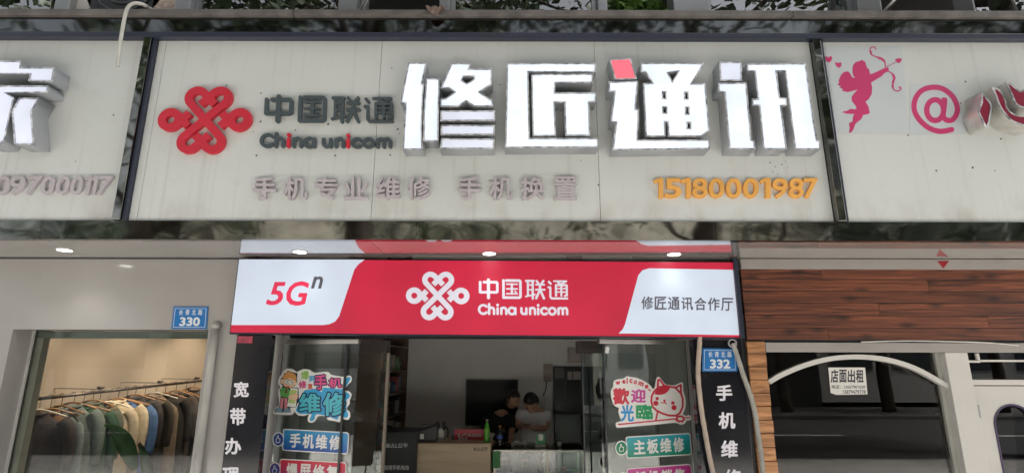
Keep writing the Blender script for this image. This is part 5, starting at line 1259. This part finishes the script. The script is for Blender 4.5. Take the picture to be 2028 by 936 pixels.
# television, conduit, dark door on the back wall
TV = PL(RYB - .07); ta0, ta1, tb0, tb1 = TV.rect(922, 751, 1026, 842)
tv = thing('television', 'black flat television on the back wall behind the two men', 'television', ((ta0 + ta1) / 2, RYB, tb0))
box('bezel', ta0, ta1, RYB - .07, RYB - .01, tb0, tb1, mat('tv_bezel', (.012, .012, .013), .3), tv, .005); box('screen', ta0 + .02, ta1 - .02, RYB - .0725, RYB - .0705, tb0 + .03, tb1 - .02, mat('tv_screen', (.008, .007, .009), .3, spec=.2), tv)
BW = PL(RYB - .03)
cd = thing('cable_conduit', 'pale cable conduit with a stained junction box on the back wall', 'conduit', (BW.p(1083, 800)[0], RYB - .02, .5))
for u in (1079, 1091): x = BW.p(u, 740)[0]; box('duct', x - .012, x + .012, RYB - .03, RYB - .001, .06, 2.74, M_intw, cd, .003)
x, z = BW.p(1085, 738); box('junction_box', x - .06, x + .06, RYB - .055, RYB - .031, z - .11, z + .12, mat('stained_plastic', (.36, .31, .25), .6, var=.35, scale=14), cd, .006)
tube('loose_wire', smooth_path([(x - .02, RYB - .06, z - .1), (x - .03, RYB - .07, z - .2), (x - .07, RYB - .05, z - .30)], 4), .006, M_cb, cd)
ra0, ra1 = BW.p(1097, 800)[0], BW.p(1200, 800)[0]; rz1 = BW.p(1125, 725)[1]
dd = thing('dark_glass_door', 'dark framed glass door in the back wall right of the conduit', 'door', ((ra0 + ra1) / 2, RYB, .05))
box('frame', ra0, ra1, RYB - .05, RYB - .001, .06, rz1, mat('dark_door_frame', (.02, .02, .02), .4), dd, .004)
for (u0, v0, u1, v1, c) in ((1099, 727, 1117, 748, .16), (1122, 752, 1150, 805, .03), (1099, 752, 1117, 812, .04), (1099, 820, 1150, 900, .025)):
    pbox('glazed_panel', u0, v0, u1, v1, PL(RYB - .051), .0005, .004, mat('dark_panel_%d' % int(c * 1000), (c, c, c * .97), .2), dd)
for u0 in (1124, 1135): pbox('paper_slip', u0, 735, u0 + (9 if u0 < 1130 else 15), 751, PL(RYB - .051), .005, .006, mat('slip_pale', (.35, .32, .31), .7), dd)
wb = thing('meter_box', 'pale square box high on the back wall at right', 'box', (BW.p(1140, 705)[0], RYB, BW.p(1140, 718)[1]))
pbox('case', 1125, 688, 1158, 718, BW, -.025, .05, mat('meter_paint', (.45, .40, .37), .5, var=.1), wb, .005); pbox('lid', 1129, 692, 1154, 714, BW, .0505, .055, mat('meter_lid', (.5, .45, .42), .5), wb)

# ================================================================ the two men behind the counter
def skin_mesh(name, V_, E_, rad, m, parent, root=0, sub=2):
    me = bpy.data.meshes.new(name); me.from_pydata([tuple(v) for v in V_], E_, [])
    o = bpy.data.objects.new(name, me); link(o, parent); me.materials.append(m)
    md = o.modifiers.new('skin', 'SKIN'); md.use_smooth_shade = True
    sv = me.skin_vertices[0].data
    for i, r in enumerate(rad): sv[i].radius = r if isinstance(r, tuple) else (r, r)
    sv[root].use_root = True
    s = o.modifiers.new('sub', 'SUBSURF'); s.levels = s.render_levels = sub
    return o
M_skin = mat('skin_tone', (.42, .24, .16), .5, var=.06); M_hair = mat('black_hair', (.012, .010, .010), .45, bump=.4, bscale=120)
def head(p, f, r, parent, hair_low):            # p centre, f facing (unit), r half height
    f = Vector(f).normalized(); s = f.cross(Vector((0, 0, 1))).normalized(); u = s.cross(f)
    def blob(name, m, fn, seg=24):
        bm = bmesh.new(); bmesh.ops.create_uvsphere(bm, u_segments=seg, v_segments=16, radius=1)
        for v_ in list(bm.verts):
            q = fn(v_.co.copy()); v_.co = Vector(p) + s * q.x + f * q.y + u * q.z
        return from_bm(name, bm, m, parent, True)
    def skull(c):
        w_ = .74 if c.z > -.2 else .74 + (c.z + .2) * .28
        q = Vector((c.x * r * w_, c.y * r * .86, c.z * r * 1.02))
        if c.z < -.1 and c.y > .1: q.y += r * .06
        if abs(c.x) < .22 and c.y > .8 and -.45 < c.z < .1: q.y += r * .22 * (1 - abs(c.x) / .22)      # nose
        if abs(abs(c.x) - .38) < .16 and c.y > .6 and .0 < c.z < .3: q.y -= r * .06                   # eye sockets
        return q
    hd_ = blob('head', M_skin, skull)
    def hair(c):
        q = Vector((c.x * r * .82, c.y * r * .94 - r * .05, c.z * r * 1.1 + r * .04))
        lim = r * (.42 if c.y > .2 else hair_low)
        if c.y > .2: lim = r * (.30 + .25 * c.y)
        if q.z < lim: q = Vector((q.x * .80, q.y * .80, min(lim, q.z * .6 + lim * .4)))
        return q
    blob('hair', M_hair, hair)
    for sd_ in (-1, 1):
        bm = bmesh.new(); bmesh.ops.create_uvsphere(bm, u_segments=10, v_segments=8, radius=1)
        for v_ in bm.verts: v_.co = Vector(p) + s * (sd_ * r * .74 + v_.co.x * r * .07) + f * (-.02 + v_.co.y * r * .14) + u * (v_.co.z * r * .24 - r * .05)
        from_bm('ear', bm, M_skin, parent, True)
        bm = bmesh.new(); bmesh.ops.create_uvsphere(bm, u_segments=8, v_segments=6, radius=r * .07)
        for v_ in bm.verts: v_.co = Vector(p) + s * (sd_ * r * .30) + f * (r * .74) + u * (r * .10) + v_.co
        from_bm('eye', bm, M_hair, parent, True)
    bm = bmesh.new(); tube_bm(bm, [Vector(p) + s * (r * .22 * t_) + f * (r * (.84 - .06 * t_ * t_)) - u * (r * .50) for t_ in (-1, -.5, 0, .5, 1)], r * .05, 6); from_bm('mouth', bm, mat('lip', (.25, .09, .08), .5), parent, True)
def hand(wrist, dirv, palm_n, L_, parent, side):
    d = Vector(dirv).normalized(); n_ = Vector(palm_n).normalized(); n_ = (n_ - d * n_.dot(d)).normalized(); s = d.cross(n_) * side
    V_ = [wrist, wrist + d * L_ * .28, wrist + d * L_ * .5]; E_ = [(0, 1), (1, 2)]; rad = [(.026, .022), (.036, .016), (.036, .014)]
    for k in range(4):
        o_ = (k - 1.5) * .019; ln = (.42, .5, .47, .36)[k] * L_; b_ = len(V_)
        V_ += [wrist + d * L_ * .52 + s * o_, wrist + d * (L_ * .52 + ln * .5) + s * o_ + n_ * ln * .18, wrist + d * (L_ * .52 + ln * .7) + s * o_ + n_ * ln * .52]; E_ += [(2, b_), (b_, b_ + 1), (b_ + 1, b_ + 2)]; rad += [.0095, .009, .0075]
    b_ = len(V_); V_ += [wrist + d * L_ * .3 + s * .04 + n_ * .01, wrist + d * L_ * .5 + s * .055 + n_ * .03, wrist + d * L_ * .68 + s * .045 + n_ * .05]; E_ += [(1, b_), (b_, b_ + 1), (b_ + 1, b_ + 2)]; rad += [.013, .011, .009]
    return skin_mesh('hand', V_, E_, rad, M_skin, parent, 0, 1)
def man(label, base, shoulder, shw, lean, headp, face, elbows, wrists, shirt, trous, face_r=.118, hl=-.55, phone=None):
    t = thing('person', label, 'person', (base[0], base[1], .05))
    hip = Vector(base); sc = Vector(shoulder)
    L_ = sc + Vector((-shw, 0, -.02)); R_ = sc + Vector((shw, 0, -.02)); chest = hip.lerp(sc, .68); waist = hip.lerp(sc, .3); nk = sc + (Vector(headp) - sc) * .42
    # body: legs, torso core, neck, arms in one surface
    kn = [hip + Vector((s * .12, -.34, .0)) for s in (-1, 1)]; ft = [Vector((k_.x, k_.y - .02, .10)) for k_ in kn]
    V_ = [hip, waist, chest, sc, nk, L_, R_, elbows[0], elbows[1], wrists[0], wrists[1], hip + Vector((-.1, 0, 0)), hip + Vector((.1, 0, 0)), kn[0], kn[1], ft[0], ft[1]]
    E_ = [(0, 1), (1, 2), (2, 3), (3, 4), (3, 5), (3, 6), (5, 7), (6, 8), (7, 9), (8, 10), (0, 11), (0, 12), (11, 13), (12, 14), (13, 15), (14, 16)]
    rad = [(.13, .10), (.13, .10), (.15, .105), (.09, .08), .052, .055, .055, .040, .040, .028, .028, .09, .09, .065, .065, .045, .045]
    skin_mesh('body', V_, E_, rad, M_skin, t, 0)
    mid = [L_.lerp(elbows[0], .72), R_.lerp(elbows[1], .72)]
    skin_mesh('shirt', [hip + Vector((0, 0, -.02)), waist, chest, sc, sc.lerp(nk, .35), L_, R_, mid[0], mid[1]], [(0, 1), (1, 2), (2, 3), (3, 4), (3, 5), (3, 6), (5, 7), (6, 8)],
              [(.18, .14), (.185, .145), (.195, .135), (.105, .10), .062, .085, .085, .076, .076], shirt, t, 0)
    skin_mesh('trousers', [hip + Vector((0, 0, -.01)), hip + Vector((-.1, 0, -.01)), hip + Vector((.1, 0, -.01)), kn[0], kn[1], ft[0] + Vector((0, 0, .03)), ft[1] + Vector((0, 0, .03))], [(0, 1), (0, 2), (1, 3), (2, 4), (3, 5), (4, 6)], [.13, .11, .11, .08, .08, .06, .06], trous, t, 0, 1)
    for f_ in ft: box('shoe', f_.x - .045, f_.x + .045, f_.y - .16, f_.y + .08, .051, .11, M_cb, t, .02)
    head(headp, face, face_r, t, hl)
    for k, w_ in enumerate(wrists):
        d = (w_ - elbows[k]).normalized(); tgt = (wrists[0] + wrists[1]) / 2 - w_
        hand(w_ + d * .01, d * .7 + tgt.normalized() * .3, Vector((0, 0, 1)), .15, t, 1 if k == 0 else -1)
    return t
def stool(label, x, y, z):
    t = thing('stool', label, 'stool', (x, y, .05)); lathe('seat', [(.15, 0), (.17, .015), (.17, .035), (.15, .05)], (x, y, z - .05), M_cb, t)
    for a in (45, 135, 225, 315): tube('leg', [(x + .09 * math.cos(R(a)), y + .09 * math.sin(R(a)), z - .051), (x + .17 * math.cos(R(a)), y + .17 * math.sin(R(a)), .051)], .011, M_alu, t)
M_tee = mat('white_tee', (.62, .61, .64), .8, var=.04, bump=.2, bscale=14); M_btee = mat('black_tee', (.014, .014, .016), .8, bump=.15, bscale=14); M_trs = mat('dark_trousers', (.03, .035, .05), .8)
YP = 3.55
h1 = pt(1052, 796, YP - .12); sh1 = pt(1057, 813, YP)
man('man in a white t-shirt looking down at a phone in his hands', (sh1.x, YP + .05, .62), (sh1.x, YP, sh1.z - .02), .155, 0, h1 + Vector((0, 0, .0)), (-.12, -.62, -.80),
    [pt(1025, 843, YP - .06), pt(1082, 847, YP - .06)], [pt(1035, 842, YP - .27), pt(1052, 847, YP - .28)], M_tee, M_trs)
stool('black round stool under the man in white', sh1.x, YP + .06, .53)
cp_ = pt(1063, 824, YP - .16)
h2 = pt(1015, 790, YP + .0); sh2 = pt(990, 826, YP + .12)
man('man in a black t-shirt leaning over to watch the phone', (sh2.x - .06, YP + .16, .62), (sh2.x, YP + .12, sh2.z), .165, 0, h2, (.75, -.45, -.42),
    [pt(962, 868, YP + .0), pt(1012, 862, YP - .0)], [pt(985, 880, YP - .22), pt(1012, 872, YP - .22)], M_btee, M_trs, .108)
stool('black round stool under the man in black', sh2.x - .06, YP + .17, .53)
pm_ = (pt(1035, 842, YP - .27) + pt(1052, 847, YP - .28)) / 2 + Vector((0, -.10, .03))
ph_ = thing('phone', 'dark phone held by the man in white', 'phone', pm_); bm = bmesh.new(); bm_box(bm, pm_.x - .036, pm_.x + .036, pm_.y - .075, pm_.y + .075, pm_.z - .004, pm_.z + .004, .003); from_bm('handset', bm, M_cb, ph_); box('screen', pm_.x - .031, pm_.x + .031, pm_.y - .068, pm_.y + .068, pm_.z + .0042, pm_.z + .005, MATS['tv_screen'], ph_)

# ================================================================ small things on the sign band
cb = thing('grey_hose', 'pale grey hose hanging over the ledge in front of the left sign board', 'hose', pt(233, 132, -.12))
tube('hose_body', smooth_path([pt(330, 30, .2), pt(300, 19, .02), pt(283, 9, -.08), pt(266, 7, -.12), pt(253, 16, -.14), pt(246, 40, -.13), pt(239, 80, -.12), pt(235, 110, -.11), pt(233, 132, -.10)], 6), .012, mat('hose_pale', (.46, .46, .42), .5, var=.1), cb, 10)
rg_ = thing('rag', 'crumpled pinkish rag lying over the ledge edge', 'rag', pt(862, 30, -.09))
P0 = pt(862, 22, -.09); bm = bmesh.new(); G = {}
for i in range(9):
    for j in range(9):
        x = (i - 4) * .017; f = j / 8
        if f < .4: y, z = .10 - f * .25 + .0, .012
        else: y, z = -.012, .012 - (f - .4) * .15 * (1 - (i - 4) ** 2 / 26)
        G[i, j] = bm.verts.new((P0.x + x * (1 - .45 * max(0, f - .4)), P0.y + y + .008 * math.sin(i * 2.1 + j), zl1 + z + .004 * math.sin(i * 1.7 + j * 2.3)))
for i in range(8):
    for j in range(8): bm.faces.new((G[i, j], G[i + 1, j], G[i + 1, j + 1], G[i, j + 1]))
bmesh.ops.solidify(bm, geom=bm.faces[:], thickness=.003); from_bm('cloth', bm, mat('rag_pink', (.42, .31, .26), .9, var=.3, scale=20), rg_, True)
